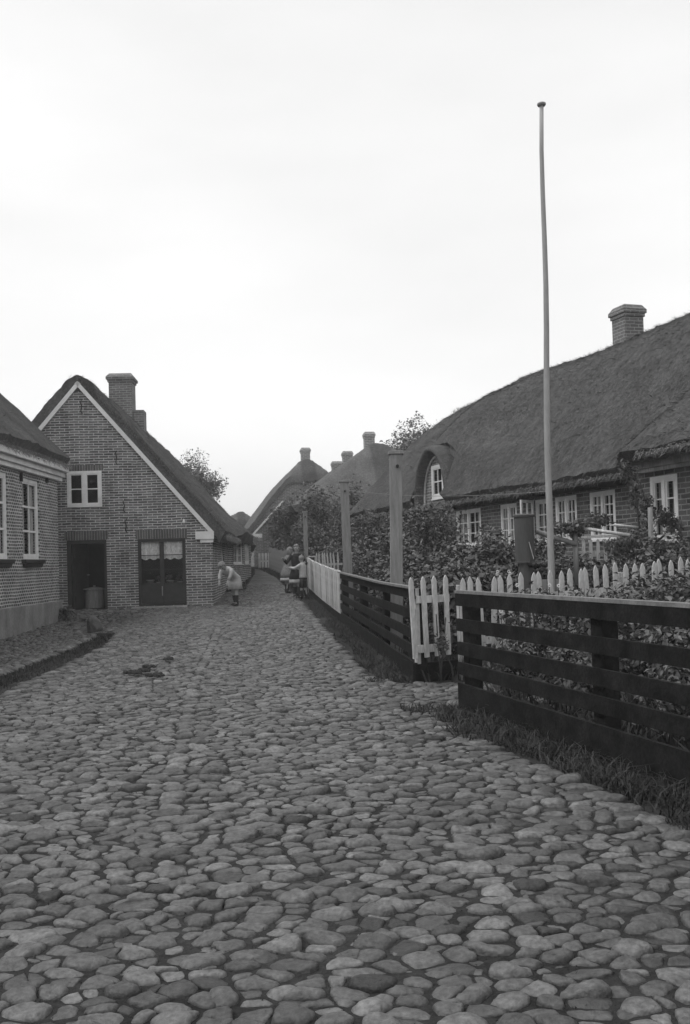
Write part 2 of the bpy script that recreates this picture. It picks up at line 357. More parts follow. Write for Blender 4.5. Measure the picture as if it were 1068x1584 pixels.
# ------------------------------------------------------------------ thatched roof (ridge along local y)
def thatch_roof(parent, w, y0, y1, ze, zr, th=.32, hip0=0, hip1=0, step=.09, mat='thatch', bulge=None, seed=0, flare=.10, ridge_t=.05, rr=.16, sag=None, cut=None, straw=0):
    """w: horizontal reach of each side; ze: z of the eave's outer top edge; zr: ridge top"""
    L = y1 - y0; ny = max(8, int(L / step)); nx = max(10, int(w * 1.4 / step))
    p = np.linspace(-1, 1, 2 * nx + 1); yy = np.linspace(y0, y1, ny + 1)
    f = (np.sqrt(p * p + rr * rr) - rr) / (math.sqrt(1 + rr * rr) - rr)
    Y, Pp = np.meshgrid(yy, p, indexing='ij'); Fp = np.broadcast_to(f, Y.shape)
    X = Pp * w
    Z = zr - (zr - ze) * Fp + flare * np.clip((np.abs(Pp) - .8) / .2, 0, 1) ** 2
    if sag is not None: Z = Z + sag(Y) * (1 - np.abs(Pp))
    for h, d in ((hip0, Y - y0), (hip1, y1 - Y)):
        if h:
            hl = h * .9 + .4; t = np.clip(1 - d / hl, 0, 1)
            cap = zr + .3 - (h + .3) * (t ** 1.1)
            k = .10; k = .25; hh_ = np.clip(.5 + .5 * (Z - cap) / k, 0, 1); Z = Z * (1 - hh_) + cap * hh_ - k * hh_ * (1 - hh_)
    if bulge is not None: X, Z = bulge(X, Y, Z, Pp)
    pts = np.stack([X, Y, Z], -1).reshape(-1, 3)
    P3 = pts + seed * 17.3
    nz = .055 * vnoise(P3, .9) + .03 * vnoise(P3, 3.1) + .018 * vnoise(P3, 9) + .010 * vnoise(P3, 21)
    rc = ((np.abs(Pp) < .11 + .012 * vnoise(P3, 2.5).reshape(Pp.shape)).reshape(-1)).astype(float)
    pts[:, 2] += nz + rc * ridge_t
    # irregular ends and eaves
    edge = (np.abs(Pp).reshape(-1) > .985)
    pts[:, 0] += np.sign(Pp.reshape(-1)) * edge * .05 * vnoise(P3, 6)
    inner = pts.copy(); inner[:, 2] -= th * (1.25 - .1 * np.abs(Pp.reshape(-1))); 
    inner[:, 0] -= np.sign(Pp.reshape(-1)) * .16 * np.clip((np.abs(Pp.reshape(-1)) - .9) / .1, 0, 1); inner[:, 2] += .08 * np.clip((np.abs(Pp.reshape(-1)) - .9) / .1, 0, 1)
    A = 2 * nx + 1; nv = pts.shape[0]
    i, j = np.meshgrid(np.arange(ny), np.arange(2 * nx), indexing='ij'); i = i.ravel(); j = j.ravel()
    a = i * A + j
    fo = np.stack([a, a + 1, a + A + 1, a + A], 1); fi = np.stack([a + nv, a + A + nv, a + A + 1 + nv, a + 1 + nv], 1)
    r = np.arange(ny) * A
    e1 = np.stack([r, r + A, r + A + nv, r + nv], 1); r2 = r + A - 1; e2 = np.stack([r2, r2 + nv, r2 + A + nv, r2 + A], 1)
    c = np.arange(2 * nx); g1 = np.stack([c, c + nv, c + 1 + nv, c + 1], 1); c2 = c + ny * A; g2 = np.stack([c2, c2 + 1, c2 + 1 + nv, c2 + nv], 1)
    if cut is not None:
        cx = pts[:, 0]; bad = cut(cx, pts[:, 1]); keep = ~bad[fo].any(1); fo = fo[keep]; fi = fi[keep]
        e1 = e1[~bad[e1[:, 0]] & ~bad[e1[:, 1]]]
    faces = np.concatenate([fo, fi, e1, e2, g1, g2])
    V = np.concatenate([pts, inner])
    tone = np.concatenate([.6 - rc * .45, np.full(nv, .5)])
    slope = np.abs(Pp.reshape(-1)) * w * 1.4
    UV = np.stack([pts[:, 1], slope + pts[:, 0] * .01], 1); UV = np.concatenate([UV, UV + .13])
    o = npmesh('roof', V, faces, M[mat], parent, tone, True, UV)
    o.modifiers.new('e', 'EDGE_SPLIT').split_angle = math.radians(48)
    if straw:
        r = np.random.RandomState(seed + 50); ii = r.randint(0, ny, straw); jj = r.randint(0, 2 * nx, straw); t1 = r.rand(straw, 1); t2 = r.rand(straw, 1); b0 = ii * A + jj
        p00, p01, p10 = pts[b0], pts[b0 + 1], pts[b0 + A]; q = p00 + (p01 - p00) * t1 + (p10 - p00) * t2
        if cut is not None: kk = ~cut(q[:, 0], q[:, 1]); q = q[kk]; p00 = p00[kk]; p01 = p01[kk]; p10 = p10[kk]
        e1_ = p01 - p00; dn_ = e1_ * np.sign(q[:, :1] + 1e-6); dn_ /= np.linalg.norm(dn_, axis=1)[:, None] + 1e-9
        nn_ = np.cross(p10 - p00, p01 - p00); nn_ /= np.linalg.norm(nn_, axis=1)[:, None] + 1e-9; nn_ *= np.sign(nn_[:, 2:3] + 1e-9)
        m = len(q); dd = dn_ + nn_ * (.10 + .35 * r.rand(m, 1) ** 2) + r.randn(m, 3) * .22; dd /= np.linalg.norm(dd, axis=1)[:, None]
        sd_ = np.cross(dd, nn_); sd_ /= np.linalg.norm(sd_, axis=1)[:, None]; ln = (.04 + .12 * r.rand(m, 1)); wv = sd_ * (.004 + .006 * r.rand(m, 1)); q = q + nn_ * .004
        V = np.stack([q - wv, q + wv, q + dd * ln], 1).reshape(-1, 3); tn = np.repeat(np.clip(.5 + .28 * r.randn(m), 0, 1), 3)
        npmesh('straw', V, np.arange(3 * m).reshape(-1, 3), M[mat], o, tn, False, V[:, :2] * 1.0)
    return o
def gable_pts(w, ze, zr, rr, ww, hip, drop, zb, n=14):
    pts = [(-ww, zb), (ww, zb)]
    for k in range(n + 1):
        x = ww - 2 * ww * k / n; p = abs(x) / w
        z = zr - (zr - ze) * ((math.sqrt(p * p + rr * rr) - rr) / (math.sqrt(1 + rr * rr) - rr)); pts.append((x, min(z, zr - hip) - drop))
    return pts
def fringe(parent, lines, n, ln=.10, mat='thatch', seed=1):
    """ragged straw along given polylines (list of (p0,p1,dir))"""
    r = np.random.RandomState(seed); V = []; 
    for p0, p1, d, cnt in lines:
        p0 = np.array(p0); p1 = np.array(p1); d = np.array(d, float)
        t = r.rand(cnt, 1); b = p0 + (p1 - p0) * t + r.randn(cnt, 3) * .03
        dd = d + r.randn(cnt, 3) * .35; dd /= np.linalg.norm(dd, axis=1)[:, None]
        s = r.randn(cnt, 3); s = np.cross(s, dd); s /= np.linalg.norm(s, axis=1)[:, None]
        l = ln * (.4 + r.rand(cnt, 1)); wv = s * .006
        V.append(np.stack([b - wv, b + wv, b + dd * l], 1))
    V = np.concatenate(V).reshape(-1, 3); Fc = np.arange(len(V)).reshape(-1, 3)
    return npmesh('straw_fringe', V, Fc, M[mat], parent, np.ones(len(V)), False, V[:, :2])

def chimney(parent, x, y, z0, z1, wx, wy, mat='brick_chim', cap=.06, white=False, steps=None):
    mb = MB(); h = z1 - z0
    mb.box(x - wx / 2, x + wx / 2, y - wy / 2, y + wy / 2, z0, z1 - .28)
    mb.box(x - wx / 2 - cap * .6, x + wx / 2 + cap * .6, y - wy / 2 - cap * .6, y + wy / 2 + cap * .6, z1 - .28, z1 - .20)
    mb.box(x - wx / 2 - cap * 1.3, x + wx / 2 + cap * 1.3, y - wy / 2 - cap * 1.3, y + wy / 2 + cap * 1.3, z1 - .20, z1 - .12)
    # sloping crown with flue opening
    a, b = wx / 2 + cap * 1.3, wy / 2 + cap * 1.3; c, d = wx / 2 - .02, wy / 2 - .02; e, f = c - .08, d - .08
    def R(aa, bb, z): return [(x - aa, y - bb, z), (x + aa, y - bb, z), (x + aa, y + bb, z), (x - aa, y + bb, z)]
    rings = [R(a, b, z1 - .118), R(c, d, z1), R(e, f, z1), R(e, f, z1 - .3)]
    for q, s_ in zip(rings[:-1], rings[1:]):
        for k in range(4): mb.face([q[k], q[(k + 1) % 4], s_[(k + 1) % 4], s_[k]], [(q[k][0] + q[k][1], q[k][2]), (q[(k + 1) % 4][0] + q[(k + 1) % 4][1], q[k][2]), (q[(k + 1) % 4][0] + q[(k + 1) % 4][1], s_[k][2]), (q[k][0] + q[k][1], s_[k][2])])
    if steps:
        for s_ in steps: mb.box(*s_)
    o = mb.build('chimney', M[mat], parent)
    return o

# ------------------------------------------------------------------ foliage
def leaf_mesh(name, blobs, n, size, mat, parent=None, seed=0, up=.5, lobes=.35, clump=1.6, low=.0, aspect=.5):
    """blobs: (x,y,z,rx,ry,rz); leaves spread through the volume, denser in clumps"""
    r = np.random.RandomState(seed); vol = np.array([b[3] * b[4] * b[5] for b in blobs]) ** .75; vol /= vol.sum()
    P = []; Cn = []
    for b, v in zip(blobs, vol):
        m = int(n * v * 1.45 * 3.2) + 20
        d = r.randn(m, 3); d /= np.linalg.norm(d, axis=1)[:, None]
        rad = r.rand(m, 1) ** (.42)
        nn = vnoise(d * 1.7 + seed * 3.1 + b[0], 1.3)[:, None] * lobes + vnoise(d * 4.2 + b[1], 1.3)[:, None] * lobes * .9
        q = d * rad * (1 + nn) * np.array(b[3:6]) + np.array(b[:3])
        keep = vnoise(q + seed * 7.7, clump * 1.8) + .5 * vnoise(q, clump * 4) + r.rand(m) * .9 > .28
        q = q[keep][:int(n * v * 1.45) + 1]; P.append(q); Cn.append(np.repeat([b[:3]], len(q), 0))
    P = np.concatenate(P); Cn = np.concatenate(Cn)
    k = P[:, 2] > low; P = P[k]; Cn = Cn[k]; m = len(P)
    out = P - Cn; out /= (np.linalg.norm(out, axis=1)[:, None] + 1e-6)
    nrm = out * .5 + np.array([0, 0, up]) + r.randn(m, 3) * .55; nrm /= np.linalg.norm(nrm, axis=1)[:, None]
    t = np.cross(nrm, r.randn(m, 3)); t /= np.linalg.norm(t, axis=1)[:, None]; s = np.cross(nrm, t)
    sz = size * (.35 + .95 * r.rand(m, 1) ** 1.4)
    a = P - t * sz * .5; c = P + t * sz * .5 - nrm * sz * .12; b = P + s * sz * aspect * .5 + nrm * sz * .08; d = P - s * sz * aspect * .5 + nrm * sz * .08
    V = np.stack([a, b, c, d], 1).reshape(-1, 3); Fc = np.arange(4 * m).reshape(-1, 4)
    tone = np.clip(.45 + .35 * vnoise(P + 5, 1.4) + .3 * (r.rand(m) - .5) + .15 * vnoise(P, 5), 0, 1)
    return npmesh(name, V, Fc, M[mat], parent, np.repeat(tone, 4))
def stems(parent, x, y, z, top, n, spread, r0=.02, name='stem', seed=0, mat='bark'):
    r = random.Random(seed); mb = MB()
    for k in range(n):
        a = 2 * math.pi * (k + r.random() * .6) / n; d = spread * (.4 + .6 * r.random())
        pts = [(x + .04 * math.cos(a), y + .04 * math.sin(a), z - .05)]
        for i in range(1, 5):
            t = i / 4; pts.append((x + d * t ** 1.3 * math.cos(a) + r.uniform(-.04, .04), y + d * t ** 1.3 * math.sin(a) + r.uniform(-.04, .04), z + (top - z) * t * (.75 + .25 * r.random())))
        mb.tube(pts, [r0 * (1 - .75 * i / 4) for i in range(5)], 6)
    return mb.build(name, M[mat], parent, True)
def shrub(name, label, cat, x, y, h, rx, ry, n, size, seed, group=None, mat='leaf', base=.1, blobs=5, up=.5):
    z = T(x, y); r = random.Random(seed)
    t = thing(name, label, cat, (x, y, z), 0, group); B = []
    for k in range(blobs):
        a = 2 * math.pi * k / blobs + r.random(); q = r.uniform(.25, .6)
        hh = r.uniform(.35, .75) * h
        B.append((q * rx * math.cos(a), q * ry * math.sin(a), hh, rx * r.uniform(.45, .65), ry * r.uniform(.45, .65), max(.12, (h - hh) * r.uniform(.75, 1.0))))
    B.append((0, 0, h * .45, rx * .75, ry * .75, h * .45)); B.append((rx * .1, 0, h * .3, rx * .85, ry * .85, h * .3))
    leaf_mesh('foliage', B, n, size, mat, t, seed, up, low=base * .2)
    stems(t, 0, 0, 0, h * .8, 6, min(rx, ry) * .6, .02 if h < 1.5 else .035, seed=seed)
    return t
def tree(name, label, x, y, h, rx, crown_h, n, size, seed, group=None, mat='leaf_far', zb=None):
    z = T(x, y) if zb is None else zb; r = random.Random(seed); t = thing(name, label, 'tree', (x, y, z), 0, group)
    B = []
    for k in range(9):
        a = 2 * math.pi * k / 9 * 2.4 + r.random(); q = r.uniform(.2, .62); hz = h - crown_h * r.uniform(.25, .8)
        B.append((q * rx * math.cos(a), q * rx * math.sin(a), hz, rx * r.uniform(.32, .5), rx * r.uniform(.32, .5), crown_h * r.uniform(.18, .28)))
    B.append((0, 0, h - crown_h * .4, rx * .5, rx * .5, crown_h * .38))
    leaf_mesh('crown', B, n, size, mat, t, seed)
    mb = MB(); mb.tube([(0, 0, -.2), (.05, 0, h * .3), (0, .05, h * .6), (.05, 0, h * .85)], [rx * .08, rx * .065, rx * .04, rx * .015], 8)
    for b in B[:9]:
        st = Vector((0, 0, h * r.uniform(.3, .55))); en = Vector(b[:3]); md = (st + en) / 2 + Vector((0, 0, -.1 * h * .5))
        mb.tube([st, md, en], [rx * .04, rx * .025, rx * .008], 6)
    mb.build('trunk', M['bark'], t, True); return t
def blades(name, pts, hmin, hmax, wid, mat, seed, lean=.5, tone=None, parent=None):
    r = np.random.RandomState(seed); P = np.asarray(pts); m = len(P)
    h = (hmin + (hmax - hmin) * r.rand(m, 1) ** 1.6); a = r.rand(m, 1) * 6.283; la = r.rand(m, 1) * 6.283; l = lean * r.rand(m, 1) * h
    s = np.concatenate([np.cos(a), np.sin(a), 0 * a], 1) * wid * (.6 + .8 * r.rand(m, 1)); d = np.concatenate([np.cos(la), np.sin(la), 0 * la], 1)
    up = np.array([[0, 0, 1.]])
    v0 = P - s; v1 = P + s; v2 = P + s * .7 + up * h * .6 + d * l * .4; v3 = P - s * .7 + up * h * .6 + d * l * .4
    v4 = P + up * h * (1 - .35 * lean * r.rand(m, 1)) + d * l * 1.3 + s * .1; v5 = v4 - s * .2
    V = np.stack([v0, v1, v2, v3, v4, v5], 1).reshape(-1, 3); k = np.arange(m)[:, None] * 6
    Fc = np.concatenate([k + [0, 1, 2, 3], k + [3, 2, 4, 5]])
    tn = np.clip(.4 + .35 * vnoise(P, 1.5) + .5 * (r.rand(m) - .5), 0, 1)
    return npmesh(name, V, Fc, M[mat], parent, np.repeat(tn, 6))

# ================================================================== GROUND
def sheet(name, xs, ys, zf, mat, kind='structure'):
    Xg, Yg = np.meshgrid(xs, ys); V = np.stack([Xg, Yg, zf(Xg, Yg)], -1).reshape(-1, 3); A = len(xs)
    i, j = np.meshgrid(np.arange(len(ys) - 1), np.arange(A - 1), indexing='ij'); a = (i * A + j).ravel()
    o = npmesh(name, V, np.stack([a, a + 1, a + A + 1, a + A], 1), mat, None, None, True)
    return tag(o, kind=kind)
def lin(a, b, s): return list(np.arange(a, b, s))
gx = [-900, -400, -150, -60, -35] + lin(-24, 24, .5) + [24, 35, 60, 150, 400, 900]
gy = [-300, -60, -20] + lin(-6, 64, .5) + [64, 75, 90, 120, 200, 400, 900, 1800]
sheet('ground', gx, gy, lambda x, y: terr(x, y) - .03 + .0 * x, M['soil'])

# lane edges
LE_Y = [-4, 2, 8, 11, 16, 18.7, 20, 23, 25, 30, 40, 46, 55]
LE_X = [-9, -6, -3.9, -3.9, -4.1, -4.5, -5.6, -7.2, -7.2, -3.72, -4.35, -4.9, -8.5]
def ledge(y): return np.interp(y, LE_Y, LE_X)
def redge(y):
    y = np.asarray(y, float); v = np.interp(y, [0, 8.0, 8.7, 10.3, 11.2, 50], [.55, .5, .22, .14, .5, .38])
    return xfence(y) - v
def strip(name, y0, y1, lf, rf, mat, dz, st=.35, nx=22):
    ys = np.arange(y0, y1 + 1e-6, st); t = np.linspace(0, 1, nx)
    X = lf(ys)[:, None] * (1 - t) + rf(ys)[:, None] * t; Y = np.repeat(ys[:, None], nx, 1)
    V = np.stack([X, Y, terr(X, Y) + dz], -1).reshape(-1, 3)
    i, j = np.meshgrid(np.arange(len(ys) - 1), np.arange(nx - 1), indexing='ij'); a = (i * nx + j).ravel()
    return npmesh(name, V, np.stack([a, a + 1, a + nx + 1, a + nx], 1), mat, None, None, True)
tag(strip('lane', 32.0, 55, lambda y: ledge(y), lambda y: redge(y), M['pathsand'], .0, nx=14), kind='structure')

def cobbles(name, sites, wts, mat, shr=.90, h=.05, seed=0, far=11, base_v=None, base_f=None, zoff=-.01, A=1.35, maxr=.10):
    r = np.random.RandomState(seed); n = len(sites); K = 18; sites = sites.copy(); sites[:, 0] /= A
    nb = np.zeros((n, K), int)
    for s in range(0, n, 400):
        d = ((sites[s:s + 400, None, :] - sites[None]) ** 2).sum(-1); d[np.arange(len(d)), np.arange(s, s + len(d))] = 1e9
        nb[s:s + 400] = np.argpartition(d, K, 1)[:, :K]
    dv = sites[nb] - sites[:, None]; dist = np.linalg.norm(dv, axis=2); ph = np.arctan2(dv[..., 1], dv[..., 0])
    dj = (dist ** 2 + wts[:, None] - wts[nb]) / (2 * dist); dj = np.clip(dj, .012, None)
    allV = []; allF = []; allT = []; base = 0
    near = sites[:, 1] < far
    for mask, Nn, prof_ in ((near, 16, [(1.0, -.5), (.98, .25), (.92, .62), (.78, .88), (.48, 1.0)]), (~near, 10, [(1.0, -.3), (.92, .5), (.6, .93)])):
        idx = np.where(mask)[0]; m = len(idx)
        if not m: continue
        th = np.linspace(0, 2 * np.pi, Nn, endpoint=False)
        c = np.cos(th[None, None, :] - ph[idx][:, :, None]); rr = np.where(c > .05, dj[idx][:, :, None] / np.maximum(c, .05), 9)
        rad = ((1 / rr) ** 12).sum(1) ** (-1 / 12.)
        rad = np.minimum(rad, maxr) * (shr - .12 * r.rand(m, 1) ** 2) - .002
        lump = vnoise(np.stack([np.repeat(idx, Nn) * 1.37, np.tile(np.cos(th), m) * 1.1, np.tile(np.sin(th), m) * 1.1], 1)).reshape(m, Nn)
        rad = rad * (1 + .17 * lump)
        hh = h * (.45 + .9 * r.rand(m, 1)) * np.clip(rad.mean(1, keepdims=True) / .055, .4, 1.4); tx = r.randn(m, 1) * .07; ty = r.randn(m, 1) * .08
        x0 = sites[idx, 0][:, None] * A; y0 = sites[idx, 1][:, None]; z0 = terr(x0, y0) + zoff
        rings = []
        for q, z in prof_:
            dx = rad * q * np.cos(th) * A; dy = rad * q * np.sin(th)
            X = x0 + dx; Y = y0 + dy
            Zn = (.26 * vnoise(np.stack([X.ravel() + 3, Y.ravel(), np.zeros(X.size)], 1), 22) + .16 * vnoise(np.stack([X.ravel(), Y.ravel() + 9, np.zeros(X.size)], 1), 60)).reshape(X.shape)
            Zz = z0 + hh * (z + Zn * (z > 0)) + (tx * dx + ty * dy) * (z > 0)
            rings.append(np.stack([X, Y, Zz], -1))
        cen = np.stack([x0, y0, z0 + hh * 1.03], -1)
        V = np.concatenate(rings + [cen], 1); nvp = V.shape[1]
        R = len(prof_); fl = []
        k = np.arange(Nn); k2 = (k + 1) % Nn
        for i in range(R - 1): fl.append(np.stack([i * Nn + k, i * Nn + k2, (i + 1) * Nn + k2, (i + 1) * Nn + k], 1))
        c_ = np.full(Nn // 2, R * Nn); kk = np.arange(0, Nn, 2)
        fl.append(np.stack([(R - 1) * Nn + kk, (R - 1) * Nn + (kk + 1) % Nn, (R - 1) * Nn + (kk + 2) % Nn, c_], 1))
        fl = np.concatenate(fl); Fc = (fl[None] + (np.arange(m) * nvp)[:, None, None]).reshape(-1, 4) + base
        tn = np.clip(.5 + .26 * r.randn(m), 0, 1)
        allV.append(V.reshape(-1, 3)); allF.append(Fc); allT.append(np.repeat(tn, nvp)); base += m * nvp
    V = np.concatenate(allV); Fc = np.concatenate(allF); Tn = np.concatenate(allT)
    o = npmesh(name, V, Fc, mat, None, Tn, True)
    return o
def join_sheet(o, ys, lf, rf, mat, dz, nx=22):
    """append the bedding sheet between the stones to the same mesh (one paved surface)"""
    s = strip('bed', ys[0], ys[1], lf, rf, mat, dz, nx=nx)
    with bpy.context.temp_override(active_object=o, selected_objects=[o, s], selected_editable_objects=[o, s], object=o):
        bpy.ops.object.join()
    return o

def gen_sites(y0, y1, lf, rf, dx, dy, jit, seed, cone=True):
    r = np.random.RandomState(seed); P = []
    y = y0; row = 0
    while y < y1:
        k = 1.0 + .0 * y
        xl, xr = float(lf(y)), float(rf(y))
        if cone: xl = max(xl, -.42 * y - 1.6); xr = min(xr, .42 * y + 1.6)
        x = xl + r.rand() * dx
        while x < xr:
            P.append((x + r.randn() * jit * dx, y + r.randn() * jit * dy + .04 * math.sin(x * 1.9 + y * .7))); x += dx * (.75 + .5 * r.rand())
        y += dy; row += 1
    P = np.array(P); d = (P[:, 0] > lf(P[:, 1]) + .02) & (P[:, 0] < rf(P[:, 1]) - .02)
    return P[d]
rl = lambda y: ledge(y) + .12
def rr_(y):
    y = np.asarray(y, float); e = redge(y); return np.where((y > 8.9) & (y < 10.38), np.maximum(e, 2.2), e)
P = gen_sites(1.6, 33, lambda y: np.where(np.asarray(y) < 25, rl(y), np.where(np.asarray(y) < 26, -3.6, rl(y) + .35)), rr_, .118, .071, .24, 3)
# a line of laid stones down the lane's side
ly = np.arange(5.2, 20, .115); lx = np.interp(ly, [3, 4.7, 10.7, 20], [-.62, -.92, -1.72, -2.62])
dmin = np.abs(P[:, 0] - np.interp(P[:, 1], ly, lx)); P = P[(dmin > .085) | (P[:, 1] > 20) | (P[:, 1] < 5.15)]
line = np.stack([lx + RS.randn(len(ly)) * .012, ly + RS.randn(len(ly)) * .015], 1)
P = np.concatenate([P, line])
wt = RS.randn(len(P)) * .0015 + .0012 * vnoise(np.stack([P[:, 0], P[:, 1], P[:, 0] * 0], 1), 3); wt[-len(line):] = .0012
road = cobbles('road', P, wt, M['stone'], .98, .026, 5)
M['bed'] = M['sand']
join_sheet(road, (1.0, 33.2), lambda y: ledge(y) - .05, lambda y: np.where((y > 8.7) & (y < 10.5), 2.2, xfence(y)), M['sand'], -.005)
tag(road, kind='structure')
# left pavement of smaller stones in front of the left house
P2 = gen_sites(7, 24.3, lambda y: -7.2 + 0 * y, lambda y: np.interp(y, [7, 16, 18.7, 19.6, 21.5, 24.5], [-4.35, -4.55, -4.9, -5.4, -6.0, -6.6]), .115, .075, .2, 9, False)
pav = cobbles('pavement', P2, RS.randn(len(P2)) * .0008, M['stone'], .98, .034, 8, far=5, zoff=.022)
join_sheet(pav, (7, 24.4), lambda y: -7.25 + 0 * y, lambda y: np.interp(y, [7, 16, 18.7, 19.6, 21.5, 24.5], [-4.3, -4.5, -4.85, -5.35, -5.95, -6.55]), M['sand'], .022, nx=10)
tag(pav, kind='structure')

# ================================================================== HOUSES
def solid_box(fr, a0, a1, b0, b1, c0, c1, name, mat, parent, bev=0):
    mb = MB(); mb.box(a0, a1, b0, b1, c0, c1, fr); return mb.build(name, M[mat], parent, bev=bev)
def hitrect(o, u, x0, x1, yt, yb):
    xm = (x0 + x1) / 2; ym = (yt + yb) / 2
    a0 = plane_hit(x0, ym, o, u)[0]; a1 = plane_hit(x1, ym, o, u)[0]
    return a0, a1, plane_hit(xm, yb, o, u)[1], plane_hit(xm, yt, o, u)[1]
def rake(mb, fr, a0, c0, a1, c1, wd=.12, b0=-.05, b1=0.0):
    d = Vector((a1 - a0, c1 - c0)).normalized(); n = Vector((-d.y, d.x)) 
    if n.y < 0: n = -n
    q = [(a0 - n.x * wd, c0 - n.y * wd), (a1 - n.x * wd, c1 - n.y * wd), (a1, c1), (a0, c0)]
    f = [fr(a, b0, c) for a, c in q]; g = [fr(a, b1, c) for a, c in q]
    mb.face(f); mb.face(g[::-1])
    for i in range(4): mb.face([f[(i + 1) % 4], f[i], g[i], g[(i + 1) % 4]])

# ---- cottage with the open door (gable to the square)
uC = Vector((.998, .056, 0)).normalized(); wC = 3.36
cor = W(331, 930, 25.2); OC = Vector((cor.x, cor.y, 0)) - uC * wC; rC = math.atan2(uC.y, uC.x); LC = 21.0
HC = thing('brick_cottage', 'thatched brick cottage with white edged gable, open dark doorway and small white attic window', 'cottage', OC, rC)
def toC(p): 
    d = Vector((p[0], p[1], 0)) - OC; return (d.dot(uC), d.dot(Vector((-uC.y, uC.x, 0))))
hC = lambda *r: hitrect(OC, uC, *r)
fC = Frame((0, 0, 0), (1, 0))
zA = plane_hit(127, 594, OC, uC)[1]; zE = plane_hit(331, 822, OC, uC)[1]
dr = hC(104, 166, 835.5, 948.5); gd = hC(214.5, 288, 833, 936.5); aw = hC(104, 158, 728.5, 784.5)
wall(fC, [(-wC, -.4), (wC, -.4), (wC, zE), (0, zA), (-wC, zE)], [dr, gd, aw], .3, M['brick_a'], HC)
fCr = Frame((wC, 0, 0), (0, 1)); 
bx0, bx1 = toC((-3.84, 31.2))[1], toC((-4.0, 37.0))[1]
w1 = (3.7, 4.7, 1.2, 2.0)
wall(fCr, [(.3, -.4), (LC, .2), (LC, 2.1), (.3, 2.1)], [(3.3, 4.3, 1.25, 2.02), (15, 16, 1.8, 2.05)], .28, M['brick_a'], HC)
wall(Frame((-wC, LC, 0), (0, -1)), [(0, -.4), (LC - .3, -.4), (LC - .3, 2.1), (0, 2.1)], [], .28, M['brick_a'], HC)
wall(Frame((wC - .28, LC, 0), (-1, 0)), [(0, 0), (2 * wC - .56, 0), (2 * wC - .56, 2.1), (wC + .6, 3.9), (wC - 1.1, 3.9), (0, 2.1)], [], .28, M['brick_a'], HC)
window(fCr, 3.3, 4.3, 1.25, 2.02, HC, 4, 3, 2, .05)
window(fC, *aw, HC, 2, 2, 2, .075, .03, -.02, sill=False)
# garden door: dark double door with glazing, lace curtain
gw = window(fC, *gd, HC, 2, 3, 2, .055, .018, -.03, 'darkpaint', [(gd[0] + .08, gd[1] - .08, gd[3] - .50, gd[3] - .07)], sill=False, solid_bottom=.50, name='glazed_door')
solid_box(fC, gd[0] + .06, gd[1] - .06, -.005, .02, gd[2] + .06, gd[2] + .56, 'door_panel', 'darkpaint', gw)
mb = MB(); mb.box((gd[0] + gd[1]) / 2 - .012, (gd[0] + gd[1]) / 2 + .012, -.065, -.044, gd[2] + .25, gd[2] + .50, fC); mb.build('door_handle', M['greywood'], gw)
# doorway frame, open leaf, floor
mb = MB(); 
mb.box(dr[0] + .002, dr[0] + .09, .02, .14, dr[2], dr[3] - .09, fC); mb.box(dr[1] - .07, dr[1] - .002, .02, .14, dr[2], dr[3] - .09, fC); mb.box(dr[0] + .002, dr[1] - .002, .02, .14, dr[3] - .09, dr[3] - .002, fC)
mb.build('door_frame', M['darkpaint'], HC)
mb = MB(); lf_ = Frame((dr[0] + .10, .15, 0), (.26, .96)); mb.box(0, .88, -.02, .02, dr[2] + .02, dr[3] - .1, lf_)
for k in range(4): mb.box(.1, .8, -.035, -.021, dr[2] + .15 + k * .43, dr[2] + .43 + k * .43, lf_)
dl = mb.build('door', M['darkpaint'], HC)
mb = MB(); mb.tube([lf_(.8, -.03, 1.15), lf_(.8, -.08, 1.15), lf_(.68, -.08, 1.15)], .012, 8); mb.build('handle', M['greywood'], dl)
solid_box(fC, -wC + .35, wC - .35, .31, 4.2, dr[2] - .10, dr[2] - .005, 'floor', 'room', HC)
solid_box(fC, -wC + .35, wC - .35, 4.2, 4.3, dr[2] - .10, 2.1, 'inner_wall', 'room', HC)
mb = MB()
for r_, hh_ in ((dr, .235), (gd, .235), (aw, .15)):
    mb = MB(); mb.box(r_[0] - .05, r_[1] + .05, -.004, .02, r_[3] + .001, r_[3] + hh_, fC); mb.build('lintel', M['soldier'], HC)
mb = MB()
rake(mb, fC, wC + .06, zE - .02, 0, zA + .07, .10, -.07, -.002); rake(mb, fC, 0, zA + .07, -wC - .06, zE - .02, .10, -.07, -.002)
mb.build('bargeboard', M['white'], HC)
br = hC(303, 332, 825, 834); mb = MB(); mb.box(br[0], wC + .05, -.09, -.001, br[2], br[3] + .05, fC); mb.box(br[0] + .12, wC + .03, -.06, -.001, br[2] - .09, br[2] - .002, fC)
mb.build('eave_bracket', M['white'], HC)
for (px, y0, y1) in ((126, 618, 640), (180, 697, 719), (192, 772, 793), (195, 803, 824), (86, 808, 828)):
    a, z1 = plane_hit(px, y0, OC, uC); a2, z0 = plane_hit(px + 1, y1, OC, uC); mb = MB()
    mb.tube([(a + .03, -.02, z1), (a - .02, -.025, z1 - .06), (a + .015, -.03, (z0 + z1) / 2), (a - .015, -.025, z0 + .06), (a2 + .02, -.02, z0)], .014, 6); mb.build('wall_anchor', M['iron'], HC)
a, z = plane_hit(285, 806, OC, uC); mb = MB(); mb.lathe((a, -.06, z - .06), [(0, 0), (.03, 0), (.035, .05), (.02, .07), (.03, .09), (.0, .12)], 10); mb.build('insulator', M['white'], HC, True)
st = hC(206, 292, 937.3, 946); solid_box(fC, st[0], st[1], -.32, -.002, T(-5.5, 24.9) - .1, st[3], 'door_step', 'cement', HC, .02)
st = hC(168, 206, 945, 950); solid_box(fC, st[0], st[1] - .01, -.12, -.002, T(-6, 24.9) - .15, st[3], 'footing', 'cement', HC, .01)
